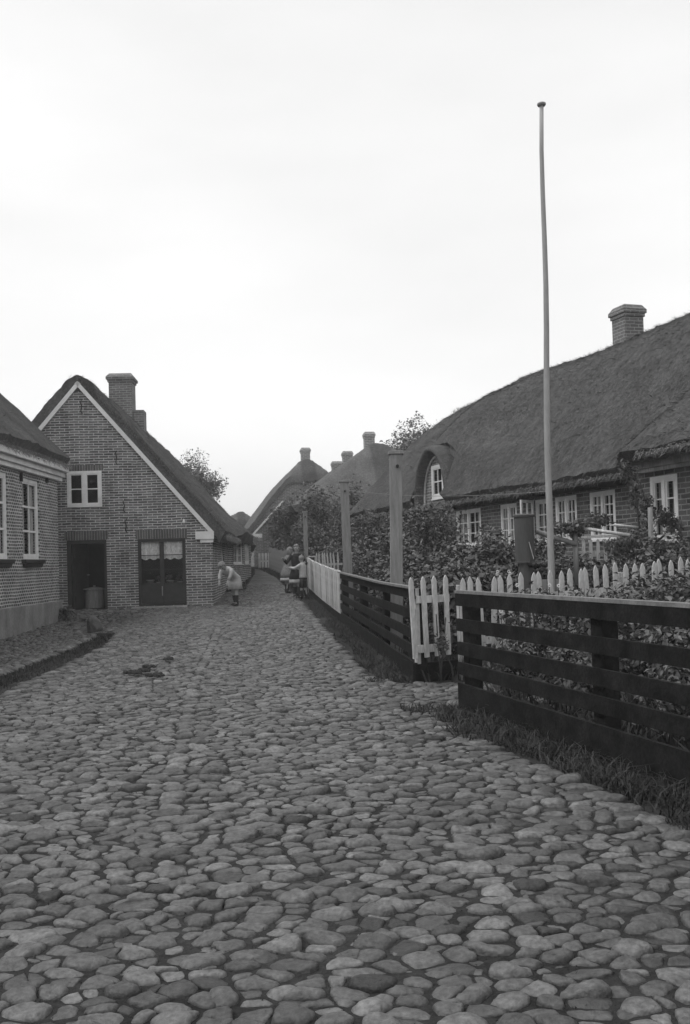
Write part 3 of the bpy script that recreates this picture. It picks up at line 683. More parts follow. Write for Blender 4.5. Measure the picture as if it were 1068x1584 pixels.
# canted bay on the lane side
b0 = toC((-3.86, 31.0)); b1 = toC((-3.53, 33.6)); b2 = toC((-3.62, 37.0)); b3 = toC((-4.35, 37.0)); zb = .2
bay = MB().build('bay', M['brick_a'], HC)
def seg(p, q): 
    d = Vector((q[0] - p[0], q[1] - p[1])); return Frame((p[0], p[1], 0), (d.x, d.y)), d.length
f1, l1 = seg(b0, b1); f2, l2 = seg(b1, b2); f3, l3 = seg(b2, b3)
def pa(fr_l, px):   # local frame -> a along it for a pixel column
    o = OC + uC * fr_l.o.x + Vector((-uC.y, uC.x, 0)) * fr_l.o.y; u = uC * fr_l.u.x + Vector((-uC.y, uC.x, 0)) * fr_l.u.y
    return plane_hit(px, 850, o, u)
a0 = max(.1, pa(f1, 361)[0]); a1 = min(l1 - .1, pa(f1, 375.5)[0]); z1 = pa(f1, 368)[1]; o_ = None
wall(f1, [(0, zb), (l1, zb), (l1, 2.3), (0, 2.3)], [(a0, a1, 1.33, 2.17)], .2, M['brick_a'], bay, 'bay_wall'); window(f1, a0, a1, 1.33, 2.17, bay, 4, 3, 2, .05, .02, .02)
wall(f2, [(0, zb), (l2, zb), (l2, 2.3), (0, 2.3)], [(.5, 2.6, 1.33, 2.17)], .2, M['brick_a'], bay, 'bay_wall'); window(f2, .5, 2.6, 1.33, 2.17, bay, 4, 3, 2, .06, .02, .02)
wall(f3, [(0, zb), (l3, zb), (l3, 2.3), (0, 2.3)], [], .2, M['brick_a'], bay, 'bay_wall')
def bulC(X, Y, Z, Pp):
    g = S((Y - 4.2) / 1.8) * (1 - S((Y - 12.2) / 1.2)); q = np.clip((Pp - .55) / .45, 0, 1) ** 1.3
    return X + .30 * g * q, Z + .14 * g * q
zrC = zA + .16
rfC = thatch_roof(HC, wC + .34, -.02, LC + .3, 2.20, zrC, .34, 0, 1.5, .085, 'thatch', bulC, 1, rr=.09, flare=.0, straw=60000)
ze = 2.0
fringe(HC, [((wC + .38, .1, 2.05), (wC + .40, 5, 2.05), (.5, 0, -.6), 1600), ((wC + .85, 6, 2.15), (wC + .9, 12, 2.2), (.5, 0, -.6), 1200), ((0, .0, zrC), (wC + .3, .0, 2.3), (.2, -.9, .4), 1500), ((-.2, .0, zrC), (-.2, LC, zrC), (0, .2, 1), 1500)], 0, .11, 'thatch', 3).name = 'loose_straw'
rCx = [c for c in HC.children if c.name.startswith('roof')][0]
cy = 6.6
chimney(rCx, 0.02, cy, 5.4, 7.62, .74, .74, steps=[(.41, .74, cy - .3, cy + .3, 5.0, 6.42)])

# ---- left town house with cornice
OL = Vector((-7.1, 6.0, 0)); LL = 18.0
HL = thing('brick_house', 'brick house at the left edge with tall white windows, white cornice and cement plinth', 'house', OL)
fL = Frame((0, 0, 0), (0, 1)); uL = Vector((0, 1, 0)); hL = lambda *r: hitrect(OL, uL, *r)
wz0, wz1 = 1.56, 3.38; ZC = 3.86
wr = []
for yy in (15.42, 13.38 + .0, 9.9, 7.6): wr.append((yy, yy + 1.0, wz0, wz1))
wr[0] = (15.36, 16.52, wz0, wz1); wr[1] = (13.25, 14.42, wz0, wz1)
wall(fL, [(0, .40), (LL, .40), (LL, 3.68), (0, 3.68)], wr, .3, M['brick_b'], HL)
for r_ in wr: window(fL, *r_, HL, 2, 3, 1, .085, .045, .03, 'white', [(r_[0] + .12, r_[0] + .42, r_[2] + .1, r_[3] - .1), (r_[1] - .42, r_[1] - .12, r_[2] + .1, r_[3] - .1)], sill=False)
for r_ in wr:   # centre mullion made of the frame; brick sill below
    mb = MB(); mb.box(r_[0] - .12, r_[1] + .12, -.10, .12, wz0 - .09, wz0 - .002, fL); mb.box(r_[0] - .06, r_[1] + .06, -.06, -.002, wz0 - .17, wz0 - .092, fL); mb.build('window_sill', M['darkpaint'], HL, bev=.008)
wall(Frame((-.302, LL, 0), (-1, 0)), [(.0, -.4), (7.9, -.4), (7.9, 3.9), (3.8, 7.6), (0, 4.0)], [], .3, M['brick_b'], HL)
wall(Frame((-8.2, LL - .3, 0), (0, -1)), [(0, -.4), (LL - .3, -.4), (LL - .3, 3.8), (0, 3.8)], [], .3, M['brick_b'], HL)
wall(Frame((-8.2, 0, 0), (1, 0)), [(0, -.4), (7.9, -.4), (7.9, 3.8), (4.1, 7.9), (0, 3.8)], [], .3, M['brick_b'], HL)
solid_box(fL, -.02, LL + .05, -.06, .25, -.5, .55, 'plinth', 'cement', HL, .015)
mb = MB(); mb.box(-.2, LL + .10, -.10, .3, 3.50, 3.60, fL); mb.box(-.2, LL + .12, -.16, .28, 3.602, 3.72, fL); mb.box(-.2, LL + .14, -.26, .26, 3.722, 3.86, fL)
mb.build('cornice', M['white'], HL, bev=.01)
for (px, y) in ((31, 735), (71, 738)):
    a, z = plane_hit(px, y, OL, uL); mb = MB(); mb.box(a - .03, a + .03, -.06, -.001, z - .14, z + .06, fL); mb.build('wall_anchor', M['iron'], HL)
HR = thatch_roof(HL, 4.38, -.4, LL + .30, 4.10, 8.0, .28, 0, .8, .10, 'thatch', None, 4, flare=.0, rr=.10, straw=50000)
HR.location = (-4.1, 0, 0)
fr_ = fringe(HL, [((.25, 0, 3.88), (.25, LL + .3, 3.88), (.5, 0, -.6), 3500), ((.28, LL + .30, 3.95), (-4, LL + .30, 7.9), (0, .6, .5), 1800)], 0, .12, 'thatch', 5); fr_.name = 'loose_straw'

# ---- long thatched house on the right
uR = Vector((.316, -.949, 0)).normalized(); OR_ = Vector((4.79, 18.0, 0)); rR = math.atan2(.316, .949)
HRt = thing('thatched_house', 'long low brick house under a huge thatched roof behind the flagpole and garden', 'house', OR_, rR)
fR = Frame((0, 0, 0), (0, -1)); nR = Vector((.949, .316, 0)); hR = lambda *r: hitrect(OR_, uR, *r)
wzt, wzb = 2.47, 1.57
holes = []; specs = [(706, 744, 2), (775, 800, 2), (829, 852, 1), (860, 893, 2), (913.5, 953, 2)]
for x0, x1, c in specs:
    a0 = plane_hit(x0, 800, OR_, uR)[0]; a1 = plane_hit(x1, 800, OR_, uR)[0]; holes.append((a0, a1, wzb, wzt))
LR0, LR1 = -13.2, 9.0
wall(fR, [(LR0, .0), (LR1, -.2), (LR1, 2.85), (LR0, 2.85)], holes, .3, M['brick_c'], HRt)
for k, (h_, sp) in enumerate(zip(holes, specs)):
    w_ = h_[1] - h_[0]
    window(fR, *h_, HRt, 4 if sp[2] == 2 else 2, 4 if k == 4 else 3, sp[2], .065, .022, .0, 'white', [(h_[0] + .08, h_[0] + w_ * .3, h_[2] + .05, h_[3] - .06), (h_[1] - w_ * .25, h_[1] - .08, h_[2] + .05, h_[3] - .06)])
# the casement standing open
x0 = plane_hit(828, 800, OR_, uR)[0]; hp = OR_ + uR * x0 - nR * .03
e_ = W(806, 790, hp.y - .35); d_ = Vector((e_.x - hp.x, e_.y - hp.y, 0)); 
dl_ = (d_.dot(nR), -d_.dot(uR)); oc = Frame((-.03, -x0, 0), dl_); ln = min(.62, math.hypot(*dl_)); mb = MB()
for a_, b_, c_, e2 in ((0, .06, wzb, wzt), (ln - .06, ln, wzb, wzt), (.06, ln - .06, wzt - .06, wzt), (.06, ln - .06, wzb, wzb + .06), (ln / 2 - .015, ln / 2 + .015, wzb + .06, wzt - .06), (.06, ln - .06, wzb + .42, wzb + .445)):
    mb.box(a_, b_, -.018 if a_ != ln / 2 - .015 else -.014, .018 if a_ != ln / 2 - .015 else .014, c_, e2, oc)
cs = mb.build('open_casement', M['white'], HRt); mb = MB(); mb.box(.06, ln - .06, -.002, .002, wzb + .06, wzt - .06, oc); mb.build('pane', M['glass'], cs)
wall(Frame((.3, -LR0, 0), (1, 0)), [(0, 0), (5.9, 0), (5.9, 2.85), (2.8, 5.6), (0, 2.85)][::1], [], .3, M['brick_c'], HRt)
wall(Frame((6.2, -LR0, 0), (0, -1)), [(0, 0), (22, 0), (22, 2.85), (0, 2.85)], [], .3, M['brick_c'], HRt)
wall(Frame((.3, -LR1 + .3, 0), (1, 0)), [(0, 0), (5.9, 0), (5.9, 2.85), (2.8, 5.6), (0, 2.85)], [], .3, M['brick_c'], HRt)
mb = MB(); mb.box(LR0 + .1, 2.2, -.05, -.002, 2.52, 2.62, fR); mb.build('eave_board', M['dark'], HRt)
# projecting bay with cornice at the right border
bo = OR_ - nR * .85; aB = plane_hit(988, 800, bo, uR)[0]; fB = Frame((-.85, 0, 0), (0, -1)); wB = hitrect(bo, uR, 1008, 1050, 735, 837)
bR = wall(fB, [(aB, 0), (5.8, 0), (5.8, 2.75), (aB, 2.75)], [wB, (wB[1] + .9, wB[1] + 1.55, wB[2], wB[3])], .25, M['brick_c'], HRt, 'bay')
window(fB, *wB, bR, 2, 3, 2, .07, .022, -.01, 'white', [(wB[0] + .1, wB[0] + .3, wB[2] + .05, wB[3] - .1), (wB[1] - .22, wB[1] - .09, wB[2] + .05, wB[3] - .1)])
window(fB, wB[1] + .9, wB[1] + 1.55, wB[2], wB[3], bR, 2, 3, 2, .07, .022, -.01, 'white')
solid_box(Frame((-.85, 0, 0), (0, -1)), aB, aB + .2, .252, .84, 0, 2.75, 'bay_side', 'brick_c', bR)
zc = plane_hit(984, 734, bo, uR)[1]; mb = MB(); mb.box(aB - .06, 5.9, -.06, -.002, zc, zc + .06, fB); mb.box(aB - .10, 5.9, -.12, -.002, zc + .062, zc + .20, fB); mb.build('cornice', M['whiteold'], bR, bev=.006)
def bulR(X, Y, Z, Pp):
    g = 1 - S((Y + 2.7) / 1.7); q = np.clip((-Pp - .5) / .5, 0, 1) ** 1.2
    bm = np.exp(-(np.abs(Y - 7.3) / 1.55) ** 2.4) * S((-Pp + .05) / .75) * (1 - .85 * S((-Pp - .84) / .16))
    return X - .88 * g * q, Z + .10 * g * q + 1.0 * bm
zrR = 6.12
def sagR(Y): return .14 * (1 - S((Y + 1) / 6)) - .22 * S((Y - 9) / 4)
rfR = thatch_roof(HRt, 3.56, -9.2, 13.7, 2.80, zrR, .22, .4, .9, .085, 'thatch', bulR, 9, rr=.12, sag=sagR, flare=.0, cut=lambda x, y: (x < -3.1 + .03) & (np.abs(y - 7.3) < .98), straw=110000); rfR.location = (3.1, 0, 0)
t_ = -1.9
f_ = fringe(HRt, [((-.46, -2, 2.66), (-.46, 13.5, 2.62), (-.5, 0, -.6), 3600), ((-1.36, -9, 2.8), (-1.36, -3, 2.8), (-.5, 0, -.6), 1500), ((3.1, -4, zrR + .12), (3.1, 13, zrR - .1), (0, .2, 1), 2200)], 0, .11, 'thatch', 6); f_.name = 'loose_straw'
chimney(rfR, 0, 3.4, 5.4, 6.98, .50, .50, cap=.045)
# dormer
tD = 7.3; mb = MB(); nA = 26; secs = []
for (x, hi, ho) in ((-.34, (.90, 1.47), (1.03, 1.60)), (-.15, (.90, 1.47), (1.06, 1.63)), (.1, (.88, 1.46), (1.04, 1.64)), (.5, (.80, 1.40), (.95, 1.62)), (.9, (.4, 1.1), (.6, 1.45)), (1.2, (.2, .9), (.3, 1.3))):
    ri = []; ro = []
    for k in range(nA + 1):
        th = math.pi * k / nA; c_, s_ = math.cos(th), math.sin(th); s_ = max(s_, 0) ** .85
        fl_ = 1 + .05 * (1 - s_) ** 2
        ri.append((x, tD + hi[0] * c_, 2.58 + hi[1] * s_)); ro.append((x - .0, tD + ho[0] * c_ * fl_, 2.60 + ho[1] * s_))
    secs.append((ri, ro))
vs = []; 
for ri, ro in secs: vs += ri + ro
m_ = nA + 1; fs = []
for s_ in range(len(secs) - 1):
    b_ = s_ * 2 * m_
    for k in range(nA):
        fs.append((b_ + k, b_ + k + 1, b_ + 2 * m_ + k + 1, b_ + 2 * m_ + k)); q = b_ + m_
        fs.append((q + k + 1, q + k, q + 2 * m_ + k, q + 2 * m_ + k + 1))
for k in range(nA): fs.append((k + 1, k, m_ + k, m_ + k + 1))
dv = np.array(vs); 
for _ in range(1): dv += (.03 * vnoise(dv, 2.5))[:, None] * np.array([[1, 1, 1]])
fa = np.array(fs); dorm = npmesh('dormer', dv, fa, M['thatch'], rfR, np.full(len(dv), .6), True, dv[:, 1:3]); dorm.location = (-3.1, 0, 0)
sb = dorm.modifiers.new('s', 'SUBSURF'); sb.levels = 1; sb.render_levels = 1
fD = Frame((-.05, 0, 0), (0, -1)); arch = [(-tD - .86, 2.5), (-tD + .86, 2.5)] + [(-tD + .86 * math.cos(math.pi * k / 14), 2.62 + 1.32 * max(0, math.sin(math.pi * k / 14)) ** .85) for k in range(0, 15)]
wD = (-tD - .37, -tD + .37, 2.86, 3.72)
dw = wall(fD, arch, [wD], .2, M['brick_far'], dorm, 'dormer_wall')
window(fD, *wD, dorm, 2, 2, 1, .08, .03, -.03, 'white')
mb = MB(); ar = [fD(a, -.03, c) for a, c in arch[2:]]; mb.tube(ar, .03, 6); mb.build('arch_trim', M['whiteold'], dorm)

# ---- far houses
def far_house(name, label, loc, rz, w, L, zg, ze, zr, hip0, hip1, mat, gable=True, seed=0, wallmat='brick_far', hole=None, rake_=False):
    t = thing(name, label, 'house', (loc[0], loc[1], 0), rz, None)
    ww = w - .35; zt = ze - .15
    fr0 = Frame((0, .3, 0), (1, 0)); s = (zr - ze) / w
    fr0 = Frame((0, .12, 0), (1, 0)); hp = hip0 if hip0 < 2 else zr - ze; q = 0; ap = zr - .35
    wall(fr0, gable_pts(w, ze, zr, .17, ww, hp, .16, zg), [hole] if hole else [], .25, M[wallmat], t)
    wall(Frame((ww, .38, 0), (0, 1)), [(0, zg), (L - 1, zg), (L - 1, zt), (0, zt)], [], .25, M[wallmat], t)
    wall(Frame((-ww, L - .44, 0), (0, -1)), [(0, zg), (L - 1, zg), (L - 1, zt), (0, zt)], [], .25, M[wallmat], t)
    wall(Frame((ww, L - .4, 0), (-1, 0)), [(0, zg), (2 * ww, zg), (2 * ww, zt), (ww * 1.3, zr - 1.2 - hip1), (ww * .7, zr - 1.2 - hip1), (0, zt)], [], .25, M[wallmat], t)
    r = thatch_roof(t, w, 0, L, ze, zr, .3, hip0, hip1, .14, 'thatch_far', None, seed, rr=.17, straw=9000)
    if hole: window(fr0, *hole, t, 2, 2, 2, .08, .03)
    if rake_:
        mb = MB(); rake(mb, fr0, -ww - .1, zt - .02, -1.45, zt - .02 + (ww - 1.35) * 1.06, .09, -.16, -.02); mb.build('bargeboard', M['white'], t)
        mb = MB(); mb.box(-ww - .12, -ww + .42, -.18, -.02, zt - .20, zt + .01, fr0); mb.build('eave_bracket', M['white'], t)
    return t, r
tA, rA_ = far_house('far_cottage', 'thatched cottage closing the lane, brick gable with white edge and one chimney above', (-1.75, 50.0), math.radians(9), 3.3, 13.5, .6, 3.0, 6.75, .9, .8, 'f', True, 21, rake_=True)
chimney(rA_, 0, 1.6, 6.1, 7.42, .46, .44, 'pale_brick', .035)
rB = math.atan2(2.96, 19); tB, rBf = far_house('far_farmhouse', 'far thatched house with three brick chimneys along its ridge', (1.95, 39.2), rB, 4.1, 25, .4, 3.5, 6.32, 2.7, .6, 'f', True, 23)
for s_, top, wx in ((4.8, 7.15, .50), (11.2, 7.02, .55), (15.0, 6.9, .62)):
    chimney(rBf, 0, s_, 5.7, top, wx * .9, .42, 'pale_brick', .03)
# open skylight on its near roof slope
p = W(599, 745, 39.0) - Vector((1.95, 39.2, 0)); a_ = -rB; lx_, ly_ = p.x * math.cos(a_) - p.y * math.sin(a_), p.x * math.sin(a_) + p.y * math.cos(a_)
mb = MB(); c45 = math.cos(.8); s45 = math.sin(.8)
def fS(a, b, c): return (lx_ + (a * c45 - c * s45), ly_ + b, p.z + (a * s45 + c * c45))
for q in ((-.2, .2, .13, .17), (-.2, .2, -.17, -.13), (-.2, -.16, -.13, .13), (.16, .2, -.13, .13), (-.02, .02, -.13, .13)): mb.box(q[0], q[1], -.03, .03, q[2], q[3], fS)
sk = mb.build('skylight', M['white'], rBf); mb = MB(); mb.box(-.16, .16, -.005, .005, -.13, .13, fS); mb.build('pane', M['glass'], sk)
far_house('barn', 'low thatched roof just visible beyond the lane end between two cottages', (-7.0, 66), math.radians(12), 2.6, 9, .8, 2.9, 4.9, .6, .4, 'f', True, 25)

# ================================================================== FENCES
def pathpts(pts, step=.5):
    out = []; pts = [Vector(p) for p in pts]
    for a, b in zip(pts[:-1], pts[1:]):
        n = max(1, int((b - a).length / step))
        for k in range(n): out.append(a.lerp(b, k / n))
    out.append(pts[-1]); return out
def board(pts, z0, z1, th, off, name, mat, parent, ref=None, zf=None, taper=0):
    """ribbon board along a plan polyline; off = sideways offset; z relative to the ground"""
    mb = MB(); L = []
    for i, p in enumerate(pts):
        d = (pts[min(i + 1, len(pts) - 1)] - pts[max(i - 1, 0)]).normalized(); n = Vector((-d.y, d.x)); q = p + n * off; g = zf(p)
        L.append((q + n * th / 2, q - n * th / 2, g))
    for i in range(len(L) - 1):
        (a, b, g), (c, d, h) = L[i], L[i + 1]
        A = [(a.x, a.y, g + z0), (c.x, c.y, h + z0), (c.x, c.y, h + z1), (a.x, a.y, g + z1)]; B = [(b.x, b.y, g + z0), (d.x, d.y, h + z0), (d.x, d.y, h + z1), (b.x, b.y, g + z1)]
        mb.face(A); mb.face(B[::-1]); mb.face([A[3], A[2], B[2], B[3]]); mb.face([A[1], A[0], B[0], B[1]])
        if i == 0: mb.face([A[0], A[3], B[3], B[0]])
        if i == len(L) - 2: mb.face([A[2], A[1], B[1], B[2]])
    iv = (Matrix.Translation(parent.location) @ Matrix.Rotation(parent.rotation_euler.z, 4, 'Z')).inverted()
    mb.v = [tuple(iv @ Vector(v)) for v in mb.v]
    return mb.build(name, M[mat], parent)
def rail_fence(name, label, pts, posts, zf):
    t = thing(name, label, 'fence', (pts[0][0], pts[0][1], 0)); P_ = pathpts(pts)
    for k, (z0, z1) in enumerate(((.875, .985), (.65, .76), (.437, .553), (.26, .372))):
        board(P_, z0, z1, .028, .002 * k, 'rail', 'dark', t, zf=zf)
    board(P_, -.12, .185, .03, 0, 'base_board', 'dark', t, zf=zf)
    board(P_, .987, 1.012, .075, .02, 'top_rail', 'darkrail', t, zf=zf)
    for (x, y, ang) in posts:
        mb = MB(); z = zf(Vector((x, y))); fr = Frame((x - t.location.x, y - t.location.y, 0), (math.cos(ang), math.sin(ang)))
        mb.box(-.075, .075, -.06, .06, z - .3, z + .983, fr); mb.build('post', M['dark'], t, bev=.006)
    return t
# near fence
Bp = Vector((.985, 8.75)); dn = Vector((.262, -.965)).normalized(); En = Bp + dn * 7.4
zn = lambda p: float(np.interp(p.y, [2, 5.9, 8.75], [.0, .0, .0]))
offn = Vector((.965, .262)) * .09; an = math.atan2(dn.y, dn.x)
rail_fence('rail_fence', 'tall dark tarred board fence nearest the camera, running out at the right border', [Bp, En], [(*(Bp + dn * k + offn), an) for k in (.12, 2.4, 4.7, 7.0)], zn)
zl = lambda p: float(np.interp(p.y, [10.5, 13.46, 19.7], [.0, .0, .09]))
pl = [(.725, 10.5), (.60, 12.0), (.47, 13.6), (.19, 16.5), (-.12, 19.7)]
rail_fence('rail_fence', 'curving dark board fence between the white garden gate and the white plank fence', pl, [(.78, 10.62, -1.48), (.57, 13.6, -1.48), (.29, 16.5, -1.45), (-.03, 19.6, -1.45)], zl)

def picket_mb(w=.058, z0=0, z1=1, th=.02, pt=.06):
    mb = MB(); P_ = [(-w / 2, z0), (w / 2, z0), (w / 2, z1 - pt), (w * .30, z1 - pt * .45), (0, z1), (-w * .30, z1 - pt * .45), (-w / 2, z1 - pt)]
    f = [(a, -th / 2, c) for a, c in P_]; g = [(a, th / 2, c) for a, c in P_]
    mb.face(f, P_); mb.face(g[::-1], P_[::-1])
    for i in range(7): mb.face([f[(i + 1) % 7], f[i], g[i], g[(i + 1) % 7]])
    return mb
def copies(first, parent, items):
    for i, (loc, rot, scl) in enumerate(items):
        o = first if i == 0 else first.copy()
        if i: C.objects.link(o)
        o.parent = parent; o.location = loc; o.rotation_euler = rot; o.scale = scl
R2 = random.Random(11)
# garden gate
g0 = Vector((.76, 10.50)); g1 = Vector((1.19, 10.76)); gdir = (g1 - g0).normalized(); ga = math.atan2(gdir.y, gdir.x)
gt = thing('garden_gate', 'white picket gate between the two dark fences with vine growing over it', 'gate', (g0.x, g0.y, 0), ga)
pxs = [(639.7, 892.6), (657.6, 891.4), (673.8, 889.8), (690.8, 888.8)]; its = []
for k, (px, py) in enumerate(pxs):
    a, z = plane_hit(px, py + 60, Vector((g0.x, g0.y, 0)), Vector((gdir.x, gdir.y, 0))); its.append(((a, -.015, .235 + .004 * k), (0, -.035 + .008 * k, 0), (1, 1, 1)))
copies(picket_mb(.058, 0, .875).build('picket', M['whiteold'], gt), gt, its)
fg = Frame((0, 0, 0), (1, 0)); a_end = its[-1][0][0] + .05
solid_box(fg, -.01, a_end, -.003, .025, .825, .905, 'rail', 'whiteold', gt, .003); solid_box(fg, -.01, a_end, -.003, .025, .29, .375, 'rail', 'whiteold', gt, .003)
mb = MB(); a = plane_hit(649.5, 960, Vector((g0.x, g0.y, 0)), Vector((gdir.x, gdir.y, 0)))[0]; mb.box(a - .03, a + .03, .027, .075, .17, .985, fg); mb.build('gate_post', M['whiteold'], gt)
solid_box(fg, -.03, a_end + .12, .03, .08, -.12, .175, 'base_board', 'dark', gt, .004)
# picket fence going right
k0 = Vector((1.27, 10.82)); k1 = Vector((5.9, 11.95)); kd = (k1 - k0).normalized(); ka = math.atan2(kd.y, kd.x); Lk = (k1 - k0).length
pf = thing('picket_fence', 'long white picket fence with pointed tops running through the garden below the flagpole', 'fence', (k0.x, k0.y, 0), ka)
its = []
x = 0
while x < Lk:
    zz = float(np.interp(x, [0, 2.8, 4.8], [.20, .34, .42])) + R2.uniform(-.02, .02)
    its.append(((x, -.015, zz), (R2.uniform(-.03, .03), R2.uniform(-.04, .04) - .01, R2.uniform(-.08, .08)), (1, 1, 1))); x += .119 + R2.uniform(-.006, .006)
copies(picket_mb(.06, 0, .885, .02, .07).build('picket', M['whiteold'], pf), pf, its)
for z0 in (.55, .12):
    mb = MB(); mb.face([(0, 0, z0 + .2), (Lk, 0, z0 + .42), (Lk, 0, z0 + .5), (0, 0, z0 + .28)]); o = mb.build('rail', M['whiteold'], pf); o.modifiers.new('s', 'SOLIDIFY').thickness = .03
for xx in (.02, 2.0, 3.9): solid_box(fg, xx - .04, xx + .04, .03, .11, -.2, 1.0 + xx * .04, 'post', 'whiteold', pf, .004)
# white plank fence along the lane
w0 = Vector((-.12, 19.72)); w1_ = Vector((-1.16, 29.0)); wd_ = (w1_ - w0).normalized(); wa = math.atan2(wd_.y, wd_.x); Lw = (w1_ - w0).length
wf = thing('plank_fence', 'whitewashed close-boarded fence beside the children with dark base board', 'fence', (w0.x, w0.y, 0), wa)
its = []; n_ = 76
for k in range(n_):
    x = (k + .5) * Lw / n_; q = w0 + wd_ * x; zt = terr(q.x, q.y)
    its.append(((x, .0, float(zt) + .13), (0, R2.uniform(-.012, .012), R2.uniform(-.12, .12)), (1, 1, .96 + R2.uniform(-.02, .02))))
copies(picket_mb(.102, 0, .93, .02, .03).build('board', M['whiteold'], wf), wf, its)
Pw = pathpts([w0, w1_]); 
board(Pw, -.1, .15, .03, -.0, 'base_board', 'dark', wf, zf=lambda p: T(p.x, p.y))
for z0 in (.35, .8):
    board(Pw, z0, z0 + .07, .04, -.035, 'rail', 'whiteold', wf, zf=lambda p: T(p.x, p.y))
# little cross fence at its far end
sf = thing('picket_fence', 'short low white picket fence behind the far end of the plank fence', 'fence', (-1.1, 28.6, 0), .06)
its = [((.22 + k * .092, 0, .75), (0, R2.uniform(-.05, .05), 0), (1, 1, 1)) for k in range(8)]
copies(picket_mb(.05, 0, .86, .02, .12).build('picket', M['whiteold'], sf), sf, its)
solid_box(fg, 0, 1.0, .012, .04, 1.2, 1.27, 'rail', 'whiteold', sf); solid_box(fg, -.02, .22, -.03, .01, 1.46, 1.5, 'top_bar', 'whiteold', sf); solid_box(fg, -.04, .02, -.03, .03, .3, 1.46, 'post', 'whiteold', sf); solid_box(fg, .18, .22, -.025, .011, 1.2, 1.46, 'post', 'whiteold', sf)
# dark paling fence further on
pp = pathpts([(-1.2, 29.2), (-1.6, 32), (-2.17, 36.5), (-3.57, 45)], .19)
df = thing('paling_fence', 'dark weathered paling fence bordering the far lane behind the children', 'fence', (-1.2, 29.2, 0)); its = []
for k, p in enumerate(pp[:-1]):
    d = (pp[k + 1] - p); its.append(((p.x + 1.2, p.y - 29.2, T(p.x, p.y) + .02), (0, R2.uniform(-.02, .02), math.atan2(d.y, d.x)), (1, 1, R2.uniform(.94, 1.04))))
its = its[:98]
copies(picket_mb(.185, 0, .98, .02, .02).build('paling', M['darkrail'].copy(), df), df, its)
df.children[0].data.materials[0].name = 'grey_paling'
# small white gate by the far lane end
wg = thing('white_gate', 'small white board gate far down the lane beside the cottage corner', 'gate', (-4.05, 45.5, 0), .15)
its = [((.0 + k * .15, 0, 1.1), (0, 0, 0), (1, 1, .8 + .0 * k)) for k in range(4)]
copies(picket_mb(.11, 0, .9, .02, .02).build('board', M['white'], wg), wg, its); solid_box(fg, -.05, .5, .012, .04, 1.4, 1.47, 'rail', 'white', wg)

# ================================================================== POSTS, FLAGPOLE, PUMP, TRELLIS
def wood_post(label, px0, ytop, D, width, px1, ybot, cap=True, cross=False):
    top = W(px0, ytop, D); bot = W(px1, ybot, D); z0 = T(bot.x, D); k = (z0 - .3 - bot.z) / (top.z - bot.z); b = bot + (top - bot) * k
    t = thing('wooden_post', label, 'post', (b.x, b.y, 0), 0, 'square wooden posts in the gardens')
    mb = MB(); w = width / 2; dx = top.x - b.x
    def fr(a, bb, c): s = (c - b.z) / (top.z - b.z); return (a + dx * s, bb, c)
    mb.box(-w, w, -w, w, b.z, top.z - .05, fr); o = mb.build('shaft', M['greywood'], t, bev=.008)
    mb = MB(); mb.box(-w - .02, w + .02, -w - .02, w + .02, top.z - .048, top.z, fr); mb.build('cap', M['greywood'], t, bev=.006)
    mb = MB(); mb.tube([(dx + .01, -w - .05, top.z - .22 * width / .17), (dx + .01, -w + .0, top.z - .22 * width / .17)], [.022, .022], 8); mb.build('bolt', M['iron'], t)
    if cross: mb = MB(); mb.box(-.17, .2, -w - .02, -w - .002, top.z - .20, top.z - .185, fr); mb.build('crossbar', M['greywood'], t)
    return top
p1 = wood_post('tallest square wooden post with flat cap, rising left of the pickets', 612.5, 698, 13.4, .168, 613.5, 895)
p2 = wood_post('grey square post leaning slightly behind the curving dark fence', 532.5, 743, 20.6, .185, 538, 872)
p3 = wood_post('thin far post with a short crossbar just above the children', 472, 791, 31.5, .14, 474, 862, cross=True)
# flagpole
ft = W(838, 164, 13.2); fb = W(852.5, 905, 13.2); gz = T(fb.x, 13.2); fb = fb + (fb - ft).normalized() * (fb.z - gz + .1)
fp = thing('flagpole', 'tall slender white flagpole with round knob standing in the garden', 'flagpole', fb)
mb = MB(); dv_ = ft - fb; pts = [Vector((0, 0, 0)) + dv_ * (k / 12) + Vector((.012 * math.sin(k), 0, 0)) * (0 < k < 12) for k in range(13)]
mb.tube(pts, [.052 - .024 * (k / 12) for k in range(13)], 16); mb.build('pole', M['polepaint'], fp, True)
mb = MB(); e = dv_; mb.lathe((e.x, e.y, e.z), [(0, 0), (.05, .0), (.062, .02), (.06, .035), (.03, .05), (0, .055)], 14); mb.build('knob', M['polepaint'], fp, True)
mb = MB(); mb.tube([dv_ * .20 + Vector((.04, -.04, 0)), dv_ * .14 + Vector((.055, -.06, 0)), dv_ * .08 + Vector((.05, -.07, 0)), Vector((.13, -.06, .35))], .0035, 5); mb.build('halyard', M['iron'], fp)
mb = MB(); mb.box(-.1, .14, .08, .2, -.3, .95); mb.build('tabernacle', M['greywood'], fp)
# wire from the second post to the flagpole
a_ = p2 + Vector((0, -.05, -.2)); b_ = W(848, 760, 13.2); mb = MB()
mb.tube([a_.lerp(b_, k / 8) - Vector((0, 0, .10 * (1 - (k / 4 - 1) ** 2))) for k in range(9)], .004, 5); tag(mb.build('wire', M['greywood']), 'thin wire strung from the leaning post to the flagpole', 'wire')
